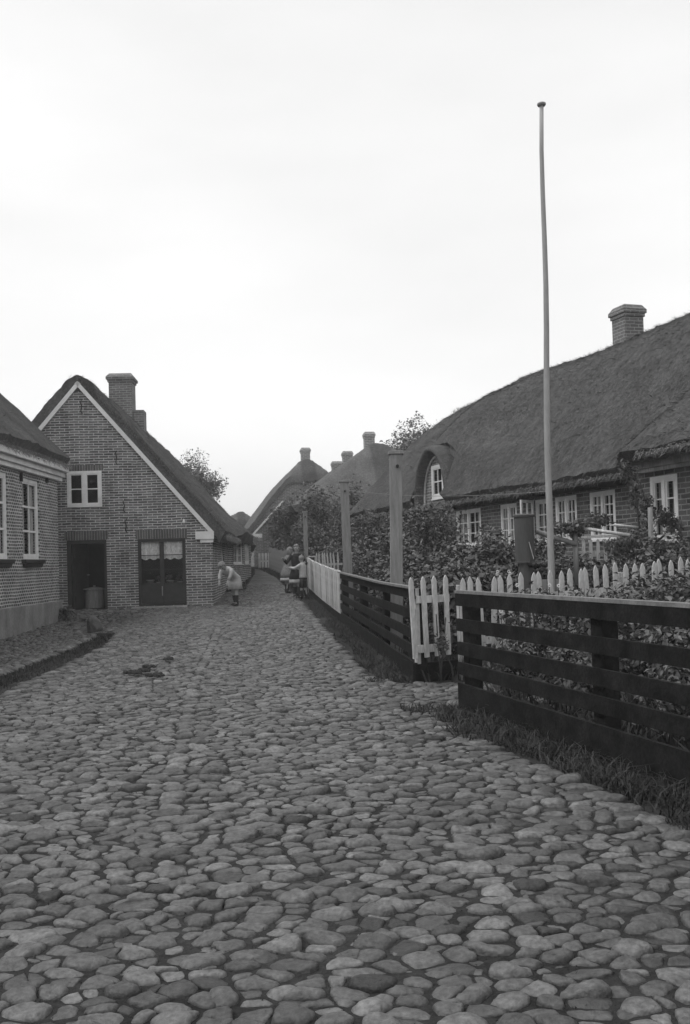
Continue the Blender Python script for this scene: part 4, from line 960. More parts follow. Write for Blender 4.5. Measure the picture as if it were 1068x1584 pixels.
# pump casing
pc = W(812.5, 860, 13.9); zg_ = T(pc.x, 13.9); pz0 = W(812, 871, 13.9).z; pz1 = W(812, 800, 13.9).z
pu = thing('garden_pump', 'grey garden pump with round upper casing and flat lid, left of the flagpole', 'pump', (pc.x, pc.y, 0))
mb = MB(); mb.lathe((0, 0, 0), [(0, pz0), (.148, pz0), (.148, pz0 + .02), (.140, pz0 + .022), (.138, pz1), (0, pz1)], 28); mb.build('casing', M['pump'], pu, True).modifiers.new('e', 'EDGE_SPLIT')
mb = MB(); mb.lathe((0, 0, 0), [(0, pz1 + .002), (.155, pz1 + .002), (.158, pz1 + .03), (.12, pz1 + .045), (0, pz1 + .05)], 28); mb.build('lid', M['pump'], pu, True).modifiers.new('e', 'EDGE_SPLIT')
mb = MB(); mb.lathe((0, .0, 0), [(.105, zg_ - .2), (.105, pz0 - .002)], 20); mb.build('barrel', M['pump'], pu, True)
mb = MB(); mb.tube([(.05, -.10, pz0 - .02), (.09, -.2, pz0 - .015), (.10, -.26, pz0 - .05)], [.04, .038, .042], 10); mb.build('spout', M['iron'], pu, True)
mb = MB(); mb.tube([(.035, -.150, pz0 + .30), (.09, -.17, pz0 + .06)], .006, 6); mb.build('handle', M['whiteold'], pu)
# rustic bar from pump to post with climbing plant
def pole(label, a, b, r, name='garden_pole', mat='greywood'):
    mb = MB(); mb.tube([a, a.lerp(b, .5) + Vector((0, 0, .01)), b], [r, r * .95, r * .9], 10); o = mb.build(name, M[mat], None, True); return tag(o, label, 'pole')
tr = thing('trellis', 'rustic plant support of poles and boards right of the flagpole', 'trellis', (W(890, 860, 14).x, 14, 0))
def loc(p): return p - tr.location
for (a, b, r) in ((W(889, 812, 14), W(893, 905, 14), .042), (W(1006, 785, 13.2), W(1009, 895, 13.2), .035)): mb = MB(); mb.tube([loc(a), loc(b)], r, 8); mb.build('upright', M['greywood'], tr, True)
for (a, b, r) in ((W(829, 822, 14.05), W(893, 842, 13.95), .035), (W(893, 816, 14), W(975, 828, 13.6), .025), (W(950, 812, 14.4), W(988, 816, 14.4), .02)):
    mb = MB(); mb.tube([loc(a), loc(b)], r, 8); mb.build('crossbar', M['whiteold' if r < .03 else 'greywood'], tr, True)
# low white slatted fence by the house windows
lf2 = thing('slatted_fence', 'small white slatted fence under the house windows behind the trellis', 'fence', (W(893, 870, 16).x, 16, 0), -.25)
its = [((k * .115, 0, W(900, 875, 16).z), (0, 0, 0), (1, 1, 1)) for k in range(9)]
copies(picket_mb(.05, 0, .43, .02, .02).build('slat', M['whiteold'], lf2), lf2, its); zz = W(900, 858, 16).z
solid_box(fg, -.05, 1.05, .012, .04, zz - .04, zz + .05, 'rail', 'whiteold', lf2); solid_box(fg, -.05, 1.05, -.03, .045, zz + .27, zz + .31, 'top_rail', 'whiteold', lf2)

# ---- things by the left doorway
cz = dr[2]
cb = thing('lidded_barrel', 'lidded barrel standing just inside the dark open doorway', 'barrel', OC + uC * ((dr[0] + dr[1]) / 2 + .03) + Vector((-.056 * .7, .75, cz)), 0)
mb = MB(); mb.lathe((0, 0, 0), [(0, 0), (.25, 0), (.245, .3), (.25, .58), (0, .58)], 24); mb.build('body', M['greywood'], cb, True).modifiers.new('e', 'EDGE_SPLIT')
mb = MB(); mb.lathe((0, 0, 0), [(.0, .582), (.30, .582), (.30, .61), (.1, .65), (.03, .66), (.03, .70), (0, .70)], 24); mb.build('lid', M['greywood'], cb, True)
for k, (px, lab) in enumerate(((231, 'clay flowerpot at the left behind the glazed door, under lace'), (245, 'smallest flowerpot second from left behind the glazed door'), (262, 'flowerpot with the bushiest plant behind the right door leaf'), (278, 'rightmost flowerpot behind the glazed door'))):
    a, z = plane_hit(px, 908.5, OC, uC); q = OC + uC * a + Vector((-uC.y, uC.x, 0)) * .24; r_ = (.10, .07, .095, .085)[k]
    f = thing('flowerpot', lab, 'flowerpot', (q.x, q.y, z), 0, 'potted plants behind the glazed door')
    mb = MB(); mb.lathe((0, 0, 0), [(0, 0), (r_ * .7, 0), (r_ * .95, r_ * 1.5), (r_ * 1.1, r_ * 1.52), (r_ * 1.1, r_ * 1.9), (r_ * .9, r_ * 1.9), (r_ * .85, r_ * 1.6), (0, r_ * 1.6)], 14); mb.build('pot', M['pot'], f, True)
    leaf_mesh('plant', [(0, 0, r_ * 1.9 + .09, .11, .09, .11)], 70, .06, 'leaf', f, k)
sh = thing('window_shelf', 'inside shelf carrying the flowerpots behind the glazed door', 'shelf', OC + Vector((0, 0, 0)), rC)
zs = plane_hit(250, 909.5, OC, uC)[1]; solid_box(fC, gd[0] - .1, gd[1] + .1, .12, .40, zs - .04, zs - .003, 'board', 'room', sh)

# stones, weeds and litter at the left corner
def rock(label, px, py, s, seed, gname='boulder', D=None):
    p = G(px, py) if D is None else W(px, py, D); b = bmesh.new(); bmesh.ops.create_icosphere(b, subdivisions=4, radius=1)
    r = random.Random(seed); co = np.array([v.co[:] for v in b.verts]); n = .30 * vnoise(co + seed, 1.1) + .12 * vnoise(co + seed, 3) + .03 * vnoise(co, 9)
    for v, k in zip(b.verts, n):
        v.co = v.co * (1 + k); v.co = Vector((v.co.x * s[0], v.co.y * s[1], max(v.co.z, -.6) * s[2]))
        if v.co.z > 0: v.co.x += -.25 * v.co.z
    me = bpy.data.meshes.new(gname); b.to_mesh(me); b.free(); me.polygons.foreach_set('use_smooth', [True] * len(me.polygons))
    at = me.attributes.new('tone', 'FLOAT', 'POINT'); at.data.foreach_set('value', [.25] * len(me.vertices)); me.materials.append(M['stone'])
    o = bpy.data.objects.new(gname, me); C.objects.link(o); o.location = (p.x, p.y, p.z + s[2] * .3); return tag(o, label, 'stone')
rock('pointed dark corner stone standing on the pavement edge', 148, 978, (.15, .14, .26), 4)
rock('low rounded stone lying beside the corner weeds', 122, 969, (.18, .14, .08), 6)
q = G(97, 962); t = shrub('weed_clump', 'leafy weeds growing against the plinth corner of the left house', 'weeds', q.x + .1, q.y, .42, .26, .22, 420, .09, 31)
for k, (px, py, s, lab) in enumerate(((205, 1046, .12, 'largest dark heap of dung on the cobbles'), (238, 1050, .12, 'dark dung heap just right of the largest one'), (232, 1036, .07, 'small lump of dung above the heaps'), (262, 1024, .06, 'thin smear of dung farther up the road'), (222, 1043, .08, 'small dung pile between the two large heaps'))):
    p = G(px, py); mb = MB(); r = random.Random(k)
    for j in range(16):
        a = r.uniform(0, 6.28); d = s * r.random() ** .6; h = r.uniform(.02, .045); mb.lathe((d * math.cos(a), d * .8 * math.sin(a), 0), [(r.uniform(.02, .04), 0), (.03, h * .6), (.018, h), (0, h * 1.05)], 7)
    o = mb.build('dung_heap', M['dung'], None, True); o.location = (p.x, p.y, p.z + .03); tag(o, lab, 'dung', 'dung on the road')

# ================================================================== VEGETATION
def ptop(px, py, D):   # height over the ground for a top seen at a pixel
    p = W(px, py, D); return p.x, p.z - T(p.x, D)
SH = [  # px, ytop, D, rx, ry, n, leaf, seed, label
 (655, 778, 20.0, .95, .9, 7000, .10, 41, 'feathery tall shrub below the dormer of the long thatched house', 'leaf'),
 (590, 822, 18.5, .7, .9, 4200, .10, 42, 'bush between the leaning post and the tallest post', 'leaf'),
 (571, 872, 14.8, .38, .5, 2200, .075, 43, 'low bush behind the curving dark fence left of the tallest post', 'leaf'),
 (655, 842, 15.5, .75, .8, 4600, .10, 44, 'broad leafy bush right behind the tallest post', 'leaf'),
 (718, 826, 15.8, .62, .8, 4400, .095, 45, 'leafy bush under the far window of the long house', 'leaf'),
 (765, 816, 15.2, .50, .6, 3600, .09, 46, 'bush left of the pump reaching the window sills', 'leaf'),
 (700, 872, 12.6, .5, .5, 2600, .10, 47, 'low broad-leaved plant just behind the gate pickets', 'leaf'),
 (758, 868, 12.6, .45, .5, 2500, .09, 48, 'low bush behind the pickets left of the pump', 'leaf'),
 (868, 850, 15.0, .45, .5, 2400, .09, 49, 'dark bush between the flagpole and the pole trellis', 'leaf'),
 (845, 818, 15.9, .35, .4, 1300, .09, 50, 'bush tip showing between pump and flagpole', 'leaf'),
 (945, 866, 14.0, .45, .5, 2200, .09, 51, 'low bush in front of the small slatted fence', 'leaf'),
 (1030, 826, 12.9, .55, .5, 3400, .09, 53, 'bushy rose in front of the bay window', 'leaf'),
 (1085, 805, 13.2, .5, .5, 2600, .09, 54, 'rose bush at the right border beyond the pickets', 'leaf'),
 (548, 858, 21.5, .55, .8, 2500, .09, 55, 'bush behind the junction of white and dark fence', 'leaf'),
 (505, 846, 31.0, .9, .8, 3000, .11, 56, 'dark bush behind the short white picket fence', 'leaf_far'),
 (620, 850, 16.6, .55, .7, 2500, .10, 71, 'leafy plant filling the gap behind the tallest post', 'leaf'),
 (805, 850, 14.9, .35, .5, 1600, .09, 72, 'dark foliage directly behind the pump barrel', 'leaf'),
]
for px, yt, D, rx, ry, n, lf, sd, lab, mt in SH:
    x, h = ptop(px, yt - 4, D); x = max(x, float(xfence(D)) + rx + .12); shrub('shrub', lab, 'shrub', x, D, h, rx, ry, n, lf, sd, 'garden shrubs', mt)
# plants between the near dark fence and the pickets
NB = [(1.55, 9.5, .55, .35, 900, .075, 61, 'low plants inside the near end of the dark fence by the gate'),
 (1.95, 10.15, 1.06, .45, 2600, .075, 62, 'bushy plant in front of the pickets below the pump'),
 (2.6, 9.9, 1.04, .5, 3000, .08, 63, 'leafy plant in front of the pickets below the flagpole'),
 (2.1, 8.6, .60, .45, 1500, .075, 64, 'low growth seen through the left rails of the near fence'),
 (3.2, 10.0, 1.18, .6, 4000, .08, 65, 'bush overtopping the near fence right of the flagpole'),
 (3.0, 8.7, .85, .5, 2200, .08, 66, 'dense plant behind the middle rails of the near fence'),
 (3.9, 10.2, 1.27, .65, 4200, .08, 67, 'tallest bush behind the right part of the near fence'),
 (2.7, 7.3, .70, .45, 1700, .07, 68, 'leaf patch seen through the rails near the right border'),
 (3.6, 7.8, .85, .6, 2300, .08, 69, 'bush behind the near fence at the right border'),
 (2.35, 7.0, .42, .35, 900, .07, 70, 'small dark plant at the foot of the near fence inside')]
for x, y, h, r_, n, lf, sd, lab in NB: shrub('garden_plant', lab, 'plant', x, y, h, r_, r_, n, lf, sd, 'garden plants behind the near fence', 'leaf', base=.02)
# vine on the gate and climbing rose at the bay corner
vg = W(680, 985, 10.45); t = thing('vine', 'climbing vine growing over the lower right of the white gate', 'vine', (vg.x, vg.y, 0))
def lv(px, py, D, rx, rz, ry=.05): p = W(px, py, D) - vg; return (p.x, p.y, W(px, py, D).z, rx, ry, rz)
leaf_mesh('foliage', [lv(684, 985, 10.42, .085, .22), lv(672, 960, 10.7, .05, .2), lv(696, 960, 10.42, .06, .13), lv(667, 985, 10.7, .05, .15)], 520, .05, 'leaf', t, 81, .1)
mb = MB(); 
for q in ((690, 955), (675, 950), (684, 960)): p = W(q[0], q[1], 10.46) - vg; mb.tube([(0, 0, .02), (p.x * .6, .0, .4), (p.x, p.y, W(*q, 10.46).z)], .006, 5)
mb.build('stem', M['bark'], t)
cr = W(985, 800, 14.6); t = thing('climbing_rose', 'rambling rose climbing the dark corner between the window and the projecting bay', 'climbing plant', (cr.x, cr.y, 0))
def lc(px, py, D, rx, rz, ry=.12): p = W(px, py, D); return (p.x - cr.x, p.y - cr.y, p.z, rx, ry, rz)
leaf_mesh('foliage', [lc(975, 735, 15.0, .16, .16), lc(968, 722, 15.0, .10, .10), lc(983, 765, 14.8, .10, .25), lc(1000, 790, 14.5, .12, .25), lc(985, 845, 14.4, .32, .28), lc(1028, 800, 14.0, .16, .16), lc(1010, 838, 14.0, .35, .2), lc(1045, 815, 14.0, .12, .15), lc(960, 850, 14.5, .25, .22)], 2900, .075, 'leaf', t, 83, .3)
mb = MB()
for a in ([(985, 880), (990, 820), (984, 770), (976, 735)], [(990, 880), (1003, 830), (1000, 780), (990, 745)], [(988, 880), (1020, 835), (1045, 812)]):
    mb.tube([Vector((*(W(*q, 14.5) - cr).xy, W(*q, 14.5).z)) for q in a], [.022, .018, .012, .008][:len(a)], 6)
mb.build('stem', M['bark'], t)
tv = W(890, 812, 14); t = thing('climber', 'leafy climber sprawling over the top of the pole trellis', 'climbing plant', (tv.x, 14, 0))
leaf_mesh('foliage', [(-.12, -.05, tv.z - .02, .28, .15, .12), (.25, 0, tv.z + .05, .3, .15, .12), (.0, 0, tv.z - .05, .14, .12, .16)], 900, .075, 'leaf', t, 84, .4)
mb = MB(); mb.tube([(0, .08, T(tv.x, 14)), (.03, .09, tv.z - .6), (-.02, .05, tv.z)], .012, 6); mb.tube([(.0, .05, tv.z - .1), (.3, .0, tv.z + .02), (.7, .0, tv.z + .02)], .008, 6); mb.build('stem', M['bark'], t)
# flowers
fl = MB(); 
for k, (px, py, D) in enumerate(((770, 884, 12.3), (787, 884, 12.3), (769, 888, 12.3), (789, 887, 12.2), (728, 958, 9.5), (800, 905, 10.3), (828, 918, 10.0), (935, 883, 11.6), (864, 906, 10.4), (1035, 895, 11.0), (775, 945, 9.2), (850, 905, 10.4))):
    p = W(px, py, D); g = T(p.x, p.y); t = thing('flower', 'small pale blossom on a thin stalk among the garden plants', 'flower', (p.x, p.y, g), 0, 'pale blossoms in the garden')
    mb = MB()
    for j in range(7):
        a = j * 2 * math.pi / 7; c = Vector((.013 * math.cos(a), -.01, p.z - g + .013 * math.sin(a))); mb.face([c + Vector((.008 * math.cos(b), -.006 * (b > 3), .008 * math.sin(b))) for b in (0, 1.05, 2.1, 3.14, 4.2, 5.2)])
    mb.build('blossom', M['flower'], t); mb = MB(); mb.tube([(0, 0, -.02), (.01, .01, (p.z - g) * .5), (0, 0.003, p.z - g - .0)], .004, 5); mb.build('stalk', M['leaf'], t)
# trees
def treeat(px, yt, D, rx, ch, n, lf, sd, lab, mt='leaf_far', grp='garden trees along the lane', h=None):
    x, hh = ptop(px, yt, D); tree('tree', lab, x, D, hh, rx, ch, n, lf, sd, grp, mt)
treeat(455, 764, 40, 1.25, 2.5, 8000, .12, 91, 'dark bushy tree in front of the far cottage gable')
treeat(500, 745, 37, 1.45, 3.1, 9500, .12, 92, 'broad dark tree between the far post and the leaning post')
treeat(548, 738, 35, 1.35, 3.3, 9500, .12, 93, 'dense tree just right of the leaning post')
treeat(590, 752, 31, 1.0, 2.6, 6500, .11, 94, 'smaller tree left of the tallest post below the skylight')
treeat(430, 800, 44, .8, 1.7, 3500, .11, 95, 'low tree crown at the far lane edge beside the cottage wall')
treeat(478, 800, 33.5, .8, 1.9, 4200, .11, 96, 'low dark tree behind the far post with the crossbar')
treeat(568, 785, 26, .85, 1.9, 5000, .10, 97, 'low tree between the posts behind the dark fence')
treeat(610, 784, 24.5, .8, 1.9, 5000, .10, 98, 'small tree rising behind the tallest post', grp='garden trees along the lane')
treeat(645, 648, 46, 2.4, 3.8, 22000, .15, 99, 'tall tree rising over the roof between the two right houses', grp='tall trees behind the roofs')
treeat(306, 693, 54, 1.6, 3.6, 3800, .16, 100, 'thin loose tree crown behind the left cottage roof', grp='tall trees behind the roofs')
treeat(690, 652, 52, 1.6, 3.0, 4000, .15, 101, 'tree top just breaking the long house ridge', grp='tall trees behind the roofs')
treeat(404, 838, 52, .9, 1.2, 2500, .12, 102, 'small round bush-like tree at the lane end before the cottage wall')
# grass
r = np.random.RandomState(5)
def vergepts(n, y0, y1, w0, w1, pw=1.4):
    y = y0 + (y1 - y0) * r.rand(n) ** pw; x = xfence(y) - w0 - (w1 - w0) * r.rand(n); return x, y
V = []
x, y = vergepts(9500, 2.6, 8.7, .02, .62, 1.0); ex = .10 * vnoise(np.stack([x * 0, y, y * 0], 1), 2.2); k = (xfence(y) - x) < .50 + ex; V.append((x[k], y[k]))
x, y = vergepts(9000, 10.6, 30, .02, .55, 1.3); ex = .12 * vnoise(np.stack([x * 0, y, y * 0], 1), 1.6); k = (xfence(y) - x) < .42 + ex; V.append((x[k], y[k]))
X = np.concatenate([v[0] for v in V]); Y = np.concatenate([v[1] for v in V])
cl = vnoise(np.stack([X, Y, X * 0], 1), 4) + .6 * r.rand(len(X)) > -.15; X = X[cl]; Y = Y[cl]
tag(blades('verge_grass', np.stack([X, Y, terr(X, Y) - .01], 1), .02, .13, .0042, 'grass', 1, 1.6), 'rough unmown grass along the foot of the fences', 'grass', kind='stuff')
# gutter grass on the left
n = 7000; Y = 9.5 + 10.0 * r.rand(n); X = np.interp(Y, [8, 16, 18.7, 19.6], [-4.12, -4.28, -4.65, -5.05]) + r.randn(n) * .12 * np.interp(Y, [9, 16, 20], [1, 1.2, .8])
tag(blades('gutter_grass', np.stack([X, Y, terr(X, Y) - .01], 1), .02, .07, .005, 'grass', 2, 1.0), 'dark mossy grass in the gutter beside the left pavement', 'grass', kind='stuff')
# moss and grass tufts between the cobbles, thicker towards the lower left
n = 26000; Y = 2.1 + 8.5 * r.rand(n) ** 1.5; X = (-.40 + .8 * r.rand(n)) * Y - .3 + r.randn(n) * .1
den = np.clip(.42 - X * .16 / (Y * .12 + .7) , .05, 1) * (.5 + .6 * (vnoise(np.stack([X, Y, X * 0], 1), 1.1) > 0)); k = (r.rand(n) < den) & (X < redge(Y)) & (X > ledge(Y)); X = X[k]; Y = Y[k]
tag(blades('moss', np.stack([X, Y, terr(X, Y) - .012], 1), .008, .022, .0035, 'grass', 3, 1.1), 'short grass and moss growing between the cobbles', 'grass', kind='stuff')
# verge along the left cottage wall and lane sides, and garden ground cover
n = 9000; Y = 26.5 + 24 * r.rand(n); sd_ = r.rand(n) > .5; X = np.where(sd_, ledge(Y) + .02 + .55 * r.rand(n) ** 1.5, redge(Y) - .35 * r.rand(n) ** 1.5 + .3)
tag(blades('lane_grass', np.stack([X, Y, terr(X, Y) - .01], 1), .04, .16, .010, 'grass', 4, .8), 'grass edging the sandy lane beyond the cottage', 'grass', kind='stuff')
n = 26000; Y = 5.0 + 27 * r.rand(n); X = xfence(Y) + .12 + 6.5 * r.rand(n) ** 1.3; k = ~((Y > 8.7) & (Y < 10.5) & (X < 1.5)); X = X[k]; Y = Y[k]
tag(blades('garden_growth', np.stack([X, Y, terr(X, Y) - .03], 1), .08, .36, .012, 'grass', 6, .9), 'low mixed growth covering the garden ground', 'ground cover', kind='stuff')

# ================================================================== PEOPLE
def skin_obj(name, chains, mat, parent, sub=2, root=0):
    """chains: list of [(co, r), ...]; the first point of a later chain may be an index into earlier points"""
    vs = []; es = []; rs = []
    for ch in chains:
        prev = None
        for it in ch:
            if isinstance(it, int): prev = it; continue
            co, rr = it; vs.append(co); rs.append(rr); k = len(vs) - 1
            if prev is not None: es.append((prev, k))
            prev = k
    me = bpy.data.meshes.new(name); me.from_pydata([tuple(v) for v in vs], es, []); o = bpy.data.objects.new(name, me); C.objects.link(o)
    sk = o.modifiers.new('skin', 'SKIN'); sk.use_smooth_shade = True
    for k, v in enumerate(me.skin_vertices[0].data): v.radius = (rs[k], rs[k]) if not isinstance(rs[k], tuple) else rs[k]; v.use_root = (k == root)
    su = o.modifiers.new('sub', 'SUBSURF'); su.levels = sub; su.render_levels = sub
    me.materials.append(mat); o.parent = parent
    return o
def person(label, loc, rz, H, armL, armR, stride=.0, lean=(0, 0), head_turn=0.0, outfit='dress', hair='fair_hair', group=None):
    """local frame: person faces -y; x to the viewer's right. armL/R: (elbow, wrist) offsets in units of H from the shoulder"""
    t = thing('person', label, 'person', loc, rz, group); V3 = Vector
    lx, ly = lean
    def P(x, y, z):
        th = -ly * float(S((z - .44) / .14)); dz = z - .5; c_, s_ = math.cos(th), math.sin(th)
        if z <= .44: return V3((x * H, y * H, z * H))
        return V3(((x + lx * max(0, dz)) * H, (y * c_ - dz * s_) * H, (.5 + dz * c_ + y * s_) * H))
    pel = P(0, 0, .50); ch = [[(pel, (.085 * H, .062 * H)), (P(0, 0, .58), (.075 * H, .056 * H)), (P(0, 0, .68), (.088 * H, .06 * H)), (P(0, .005, .775), (.075 * H, .05 * H)), (P(0, 0, .83), .032 * H), (P(0, -.006, .865), .033 * H), (P(0, -.012, .905), (.058 * H, .064 * H)), (P(0, -.004, .955), (.060 * H, .066 * H)), (P(0, 0, .985), .035 * H)]]
    n = 9; sh = 3
    idx = n; wr = []
    for s, (el, wr_) in ((-1, armL), (1, armR)):
        a = P(s * .105, 0, .785); e = a + V3(el) * H; w = e + V3(wr_) * H; d = (w - e).normalized(); sd = d.cross(V3((0, 0, 1))); sd = sd.normalized() if sd.length > .1 else V3((1, 0, 0)); up = sd.cross(d)
        ch.append([sh, (a, .034 * H), (e, .024 * H), (w, .016 * H), (w + d * .030 * H, (.022 * H, .012 * H))]); pal = idx + 3; idx += 4
        for k, (off, ln) in enumerate(((-.018, .042), (-.006, .050), (.006, .046), (.018, .036))):
            b = w + d * .045 * H + sd * off * H; m = b + d * ln * .6 * H - up * .004 * H; tp = m + d * ln * .35 * H - up * .016 * H
            ch.append([pal, (b, .0062 * H), (m, .0055 * H), (tp, .0045 * H)]); idx += 3
        b = w + d * .022 * H + sd * .024 * H * s - up * .004 * H; ch.append([pal, (b, .0068 * H), (b + d * .028 * H + sd * .012 * H * s - up * .01 * H, .005 * H)]); idx += 2
        wr.append((a, e, w))
    legs = []
    for s in (-1, 1):
        hp = P(s * .048, 0, .46); kn = P(s * .055 , -.012 - s * stride * .5, .27); an = P(s * .055, .01 - s * stride, .05); to = an + V3((s * .012 * H, -.075 * H, -.028 * H))
        ch.append([0, (hp, .056 * H), (kn, .035 * H), (an + V3((0, 0, .09 * H)), .031 * H), (an, .021 * H), (to, (.022 * H, .014 * H))]); legs.append((hp, kn, an, to)); idx += 5
    skin_obj('body', ch, M['skin'], t)
    # face and hair
    hc = P(0, -.008, .93); ct, st = math.cos(head_turn), math.sin(head_turn)
    def hd(x, y, z): return P(x * ct - y * st, -.008 + x * st + y * ct, .93 + z)
    mb = MB(); 
    for s in (-1, 1): q = hd(s * .024, -.062, .000); mb.lathe(q - V3((0, 0, .007 * H)), [(0, 0), (.007 * H, .003 * H), (.009 * H, .007 * H), (.007 * H, .011 * H), (0, .014 * H)], 8)
    mb.build('eye', M['cloth_d'], t, True)
    mb = MB(); mb.tube([hd(0, -.060, .008), hd(0, -.078, -.018), hd(0, -.062, -.022)], [.005 * H, .011 * H, .007 * H], 8); mb.build('nose', M['skin'], t, True)
    mb = MB(); mb.tube([hd(-.016, -.060, -.040), hd(0, -.066, -.042), hd(.016, -.060, -.040)], .0035 * H, 6); mb.build('mouth', M['cloth_g'], t)
    mb = MB()
    for s in (-1, 1): mb.tube([hd(s * .060, .0, .012), hd(s * .070, .006, .0), hd(s * .062, .002, -.016)], .008 * H, 6)
    mb.build('ear', M['skin'], t, True)
    prf = []; long_ = hair == 'long'
    b = bmesh.new(); bmesh.ops.create_uvsphere(b, u_segments=20, v_segments=14, radius=1)
    for v in list(b.verts):
        if v.co.y < -.45 and v.co.z < .42: b.verts.remove(v)
        elif v.co.z < (-.9 if long_ else -.45): b.verts.remove(v)
    for v in b.verts:
        co = v.co.copy(); k = 1 + .08 * math.sin(co.x * 9 + co.z * 7); 
        x, y, z = co.x * .069 * k, co.y * .076 * k + .006, co.z * .068 * k + .014
        if long_ and co.z < 0: z *= 2.4; y += .012
        v.co = hd(x, y, z)
    me = bpy.data.meshes.new('hair'); b.to_mesh(me); b.free(); me.polygons.foreach_set('use_smooth', [True] * len(me.polygons)); me.materials.append(M['hair_d'] if hair == 'brown' else M['hair_l']); o = bpy.data.objects.new('hair', me); C.objects.link(o); o.parent = t; o.modifiers.new('s', 'SOLIDIFY').thickness = .008
    cl = {'dress': 'cloth_d', 'shirt': 'cloth_w', 'pale': 'cloth_g', 'smock': 'cloth_w'}[outfit]
    # upper garment with sleeves
    def ringlathe(name, mat, rows, pleat=0, n=30):
        mb = MB(); vs = []; fs = []
        for (cx, cy, z, rx, ry) in rows:
            for k in range(n):
                a = 2 * math.pi * k / n; pl = 1 + pleat * math.sin(a * 9) * min(1, (rows[0][2] - z) / (rows[0][2] - rows[-1][2] + 1e-6) * 1.2)
                vs.append(tuple(P(cx + rx * math.cos(a) * pl, cy + ry * math.sin(a) * pl, z)))
        for i in range(len(rows) - 1):
            for k in range(n): fs.append((i * n + k, i * n + (k + 1) % n, (i + 1) * n + (k + 1) % n, (i + 1) * n + k))
        mb.mesh(vs, fs); o = mb.build(name, M[mat], t, True); o.modifiers.new('s', 'SOLIDIFY').thickness = .006; return o
    top = [(0, 0, .835, .042, .038), (0, 0, .815, .075, .052), (0, 0, .79, .105, .066), (0, 0, .74, .104, .073), (0, 0, .66, .098, .072), (0, 0, .58, .092, .070)]
    if outfit in ('dress', 'pale'):
        ringlathe('dress', cl, top + [(0, 0, .50, .115, .10), (0, 0, .42, .135, .125), (0, 0, .34, .15, .14)], .035)
        ringlathe('petticoat', 'cloth_w', [(0, 0, .338, .146, .136), (0, 0, .30, .152, .142), (0, 0, .265, .156, .146)], .035)
    elif outfit == 'smock':
        ringlathe('smock', 'cloth_w', top + [(0, 0, .50, .105, .09), (0, 0, .42, .12, .11), (0, 0, .30, .135, .125)], .03)
    else:
        ringlathe('shirt', 'cloth_w', top + [(0, 0, .52, .100, .08), (0, 0, .485, .104, .084)])
        mb = MB(); mb.lathe(P(0, 0, .50), [(.098 * H, 0), (.100 * H, -.05 * H), (.06 * H, -.09 * H)], 20, 1, .82)
        for hp, kn, an, to in legs: mb.tube([hp, hp.lerp(kn, .5), kn.lerp(an, .08)], [.060 * H, .055 * H, .050 * H], 14, False)
        mb.build('shorts', M['cloth_d'], t, True).modifiers.new('s', 'SOLIDIFY').thickness = .005
    for (a, e, w) in wr:
        mb = MB(); mb.tube([a + (a - e).normalized() * .015 * H, a.lerp(e, .5), e, e.lerp(w, .5), e.lerp(w, .88)], [.042 * H, .036 * H, .034 * H, .030 * H, .025 * H], 12, False); mb.build('sleeve', M[cl], t, True).modifiers.new('s', 'SOLIDIFY').thickness = .004
    for hp, kn, an, to in legs:
        mb = MB(); mb.tube([kn.lerp(an, .35), kn.lerp(an, .7), an], [.036 * H, .033 * H, .026 * H], 12, False); mb.build('stocking', M['cloth_d'], t, True)
        mb = MB(); mb.tube([an + V3((0, .018 * H, .035 * H)), an + V3((0, .014 * H, -.01 * H)), an + V3((0, .006 * H, -.028 * H)), an.lerp(to, .6) + V3((0, 0, -.006 * H)), to, to + V3((0, -.028 * H, -.004 * H))], [.028 * H, .029 * H, .028 * H, .026 * H, .024 * H, .012 * H], 12); mb.build('boot', M['boot'], t, True)
    return t
def at(px, py, D): p = W(px, py, D); return (p.x, D, T(p.x, D))
grp = 'children standing by the plank fence'
person('girl in a dark dress with pale hem band facing the camera by the plank fence', at(461, 924, 27.2), .15, 1.46, ((-.10, -.05, -.13), (-.06, -.12, .07)), ((.07, -.03, -.15), (-.04, -.14, .02)), .02, (0, 0), .1, 'dress', 'fair', grp)
person('boy in a white shirt and dark shorts reaching toward the girl beside the plank fence', at(470, 924, 26.6), -2.0, 1.17, ((-.02, -.14, -.08), (.04, -.14, .03)), ((.02, -.14, -.08), (-.03, -.14, .03)), .03, (0, -.06), -.3, 'shirt', 'fair', grp)
person('child in a pale dress with its back turned standing behind the dark-dressed girl', at(445, 915, 28.6), 2.2, 1.36, ((-.06, -.05, -.14), (.03, -.12, .05)), ((.06, -.05, -.14), (-.03, -.12, .05)), .02, (0, -.2), .2, 'pale', 'long', grp)
# child in motion at the cottage corner
person('fair-haired child in a white smock bending down close to the brick cottage corner', at(365, 938, 24.9), -.55, 1.42, ((-.01, -.05, -.10), (.02, -.04, -.09)), ((.02, -.05, -.10), (-.02, -.04, -.09)), .05, (.0, -1.0), .2, 'smock', 'fair')

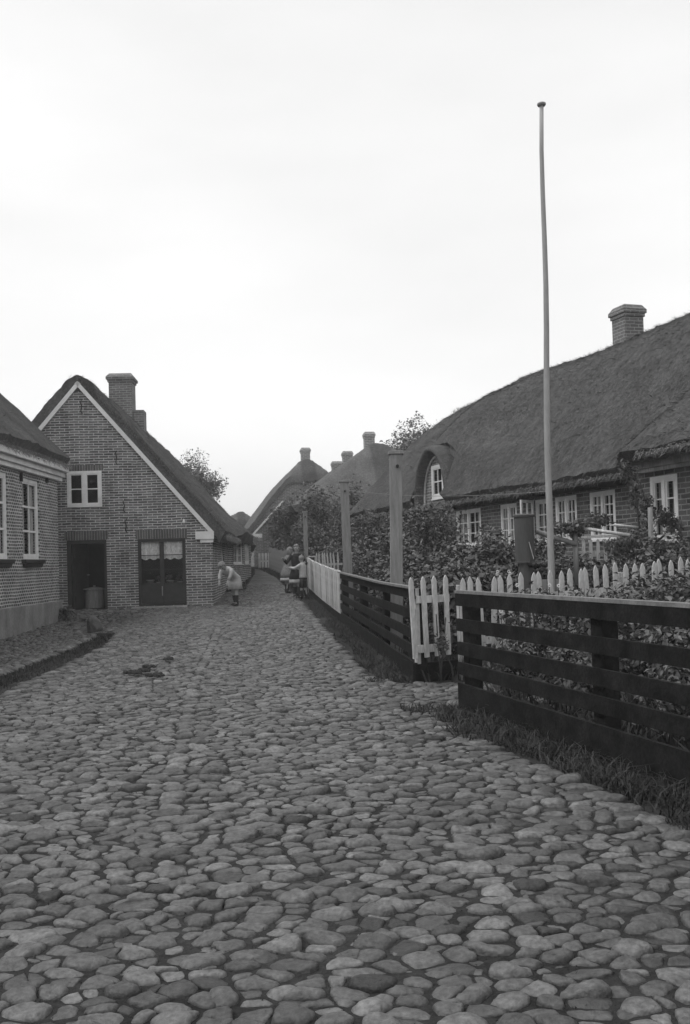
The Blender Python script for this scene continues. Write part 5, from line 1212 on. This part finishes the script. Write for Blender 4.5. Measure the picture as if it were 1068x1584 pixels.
# ================================================================== LIGHT
SUN_E, SUN_A = math.radians(55), math.radians(-98)
w = bpy.data.worlds.new('World'); sc.world = w; w.use_nodes = True; nt = w.node_tree; bg = nt.nodes['Background']
sky = nt.nodes.new('ShaderNodeTexSky'); sky.sky_type = 'NISHITA'; sky.sun_disc = False; sky.sun_elevation = SUN_E; sky.sun_rotation = SUN_A; sky.dust_density = 3; sky.air_density = 1.2
bw = nt.nodes.new('ShaderNodeRGBToBW'); nt.links.new(sky.outputs[0], bw.inputs[0])
tc = nt.nodes.new('ShaderNodeTexCoord'); mp = nt.nodes.new('ShaderNodeMapping'); mp.inputs['Scale'].default_value = (1, 1, 3.2); nt.links.new(tc.outputs['Generated'], mp.inputs[0])
cn = noise(nt, mp.outputs[0], 1.5, 4, .5); cr_ = ramp(nt, cn, [(.3, .86), (.7, 1.04)])
mx = nt.nodes.new('ShaderNodeMath'); mx.operation = 'MULTIPLY_ADD'; mx.inputs[1].default_value = .16; mx.inputs[2].default_value = 6.0; nt.links.new(bw.outputs[0], mx.inputs[0])
mm = nt.nodes.new('ShaderNodeMath'); mm.operation = 'MULTIPLY'; nt.links.new(mx.outputs[0], mm.inputs[0]); nt.links.new(cr_, mm.inputs[1])
nt.links.new(mm.outputs[0], bg.inputs['Color']); bg.inputs['Strength'].default_value = .115
sd = bpy.data.lights.new('sun', 'SUN'); sd.energy = 1.0; sd.angle = math.radians(25); sd.color = (1, 1, 1); so = bpy.data.objects.new('sun', sd); C.objects.link(so)
dirv = Vector((math.sin(SUN_A) * math.cos(SUN_E), math.cos(SUN_A) * math.cos(SUN_E), math.sin(SUN_E))); so.rotation_euler = dirv.to_track_quat('Z', 'Y').to_euler()
vs_ = sc.view_settings; vs_.view_transform = 'Standard'; vs_.look = 'None'; vs_.exposure = 0.46; vs_.gamma = 1; vs_.use_curve_mapping = False

# the air between the houses
hz = MB(); hz.box(-320, 320, -60, 420, -3, 14.0); ho = hz.build('haze', M['white']); m = bpy.data.materials.new('air'); m.use_nodes = True; nt = m.node_tree
nt.nodes.remove(nt.nodes['Principled BSDF']); pv = nt.nodes.new('ShaderNodeVolumePrincipled'); pv.inputs['Density'].default_value = .0019; pv.inputs['Color'].default_value = g4(1); pv.inputs['Anisotropy'].default_value = .2
nt.links.new(pv.outputs[0], nt.nodes['Material Output'].inputs['Volume']); ho.data.materials[0] = m; tag(ho, kind='stuff')
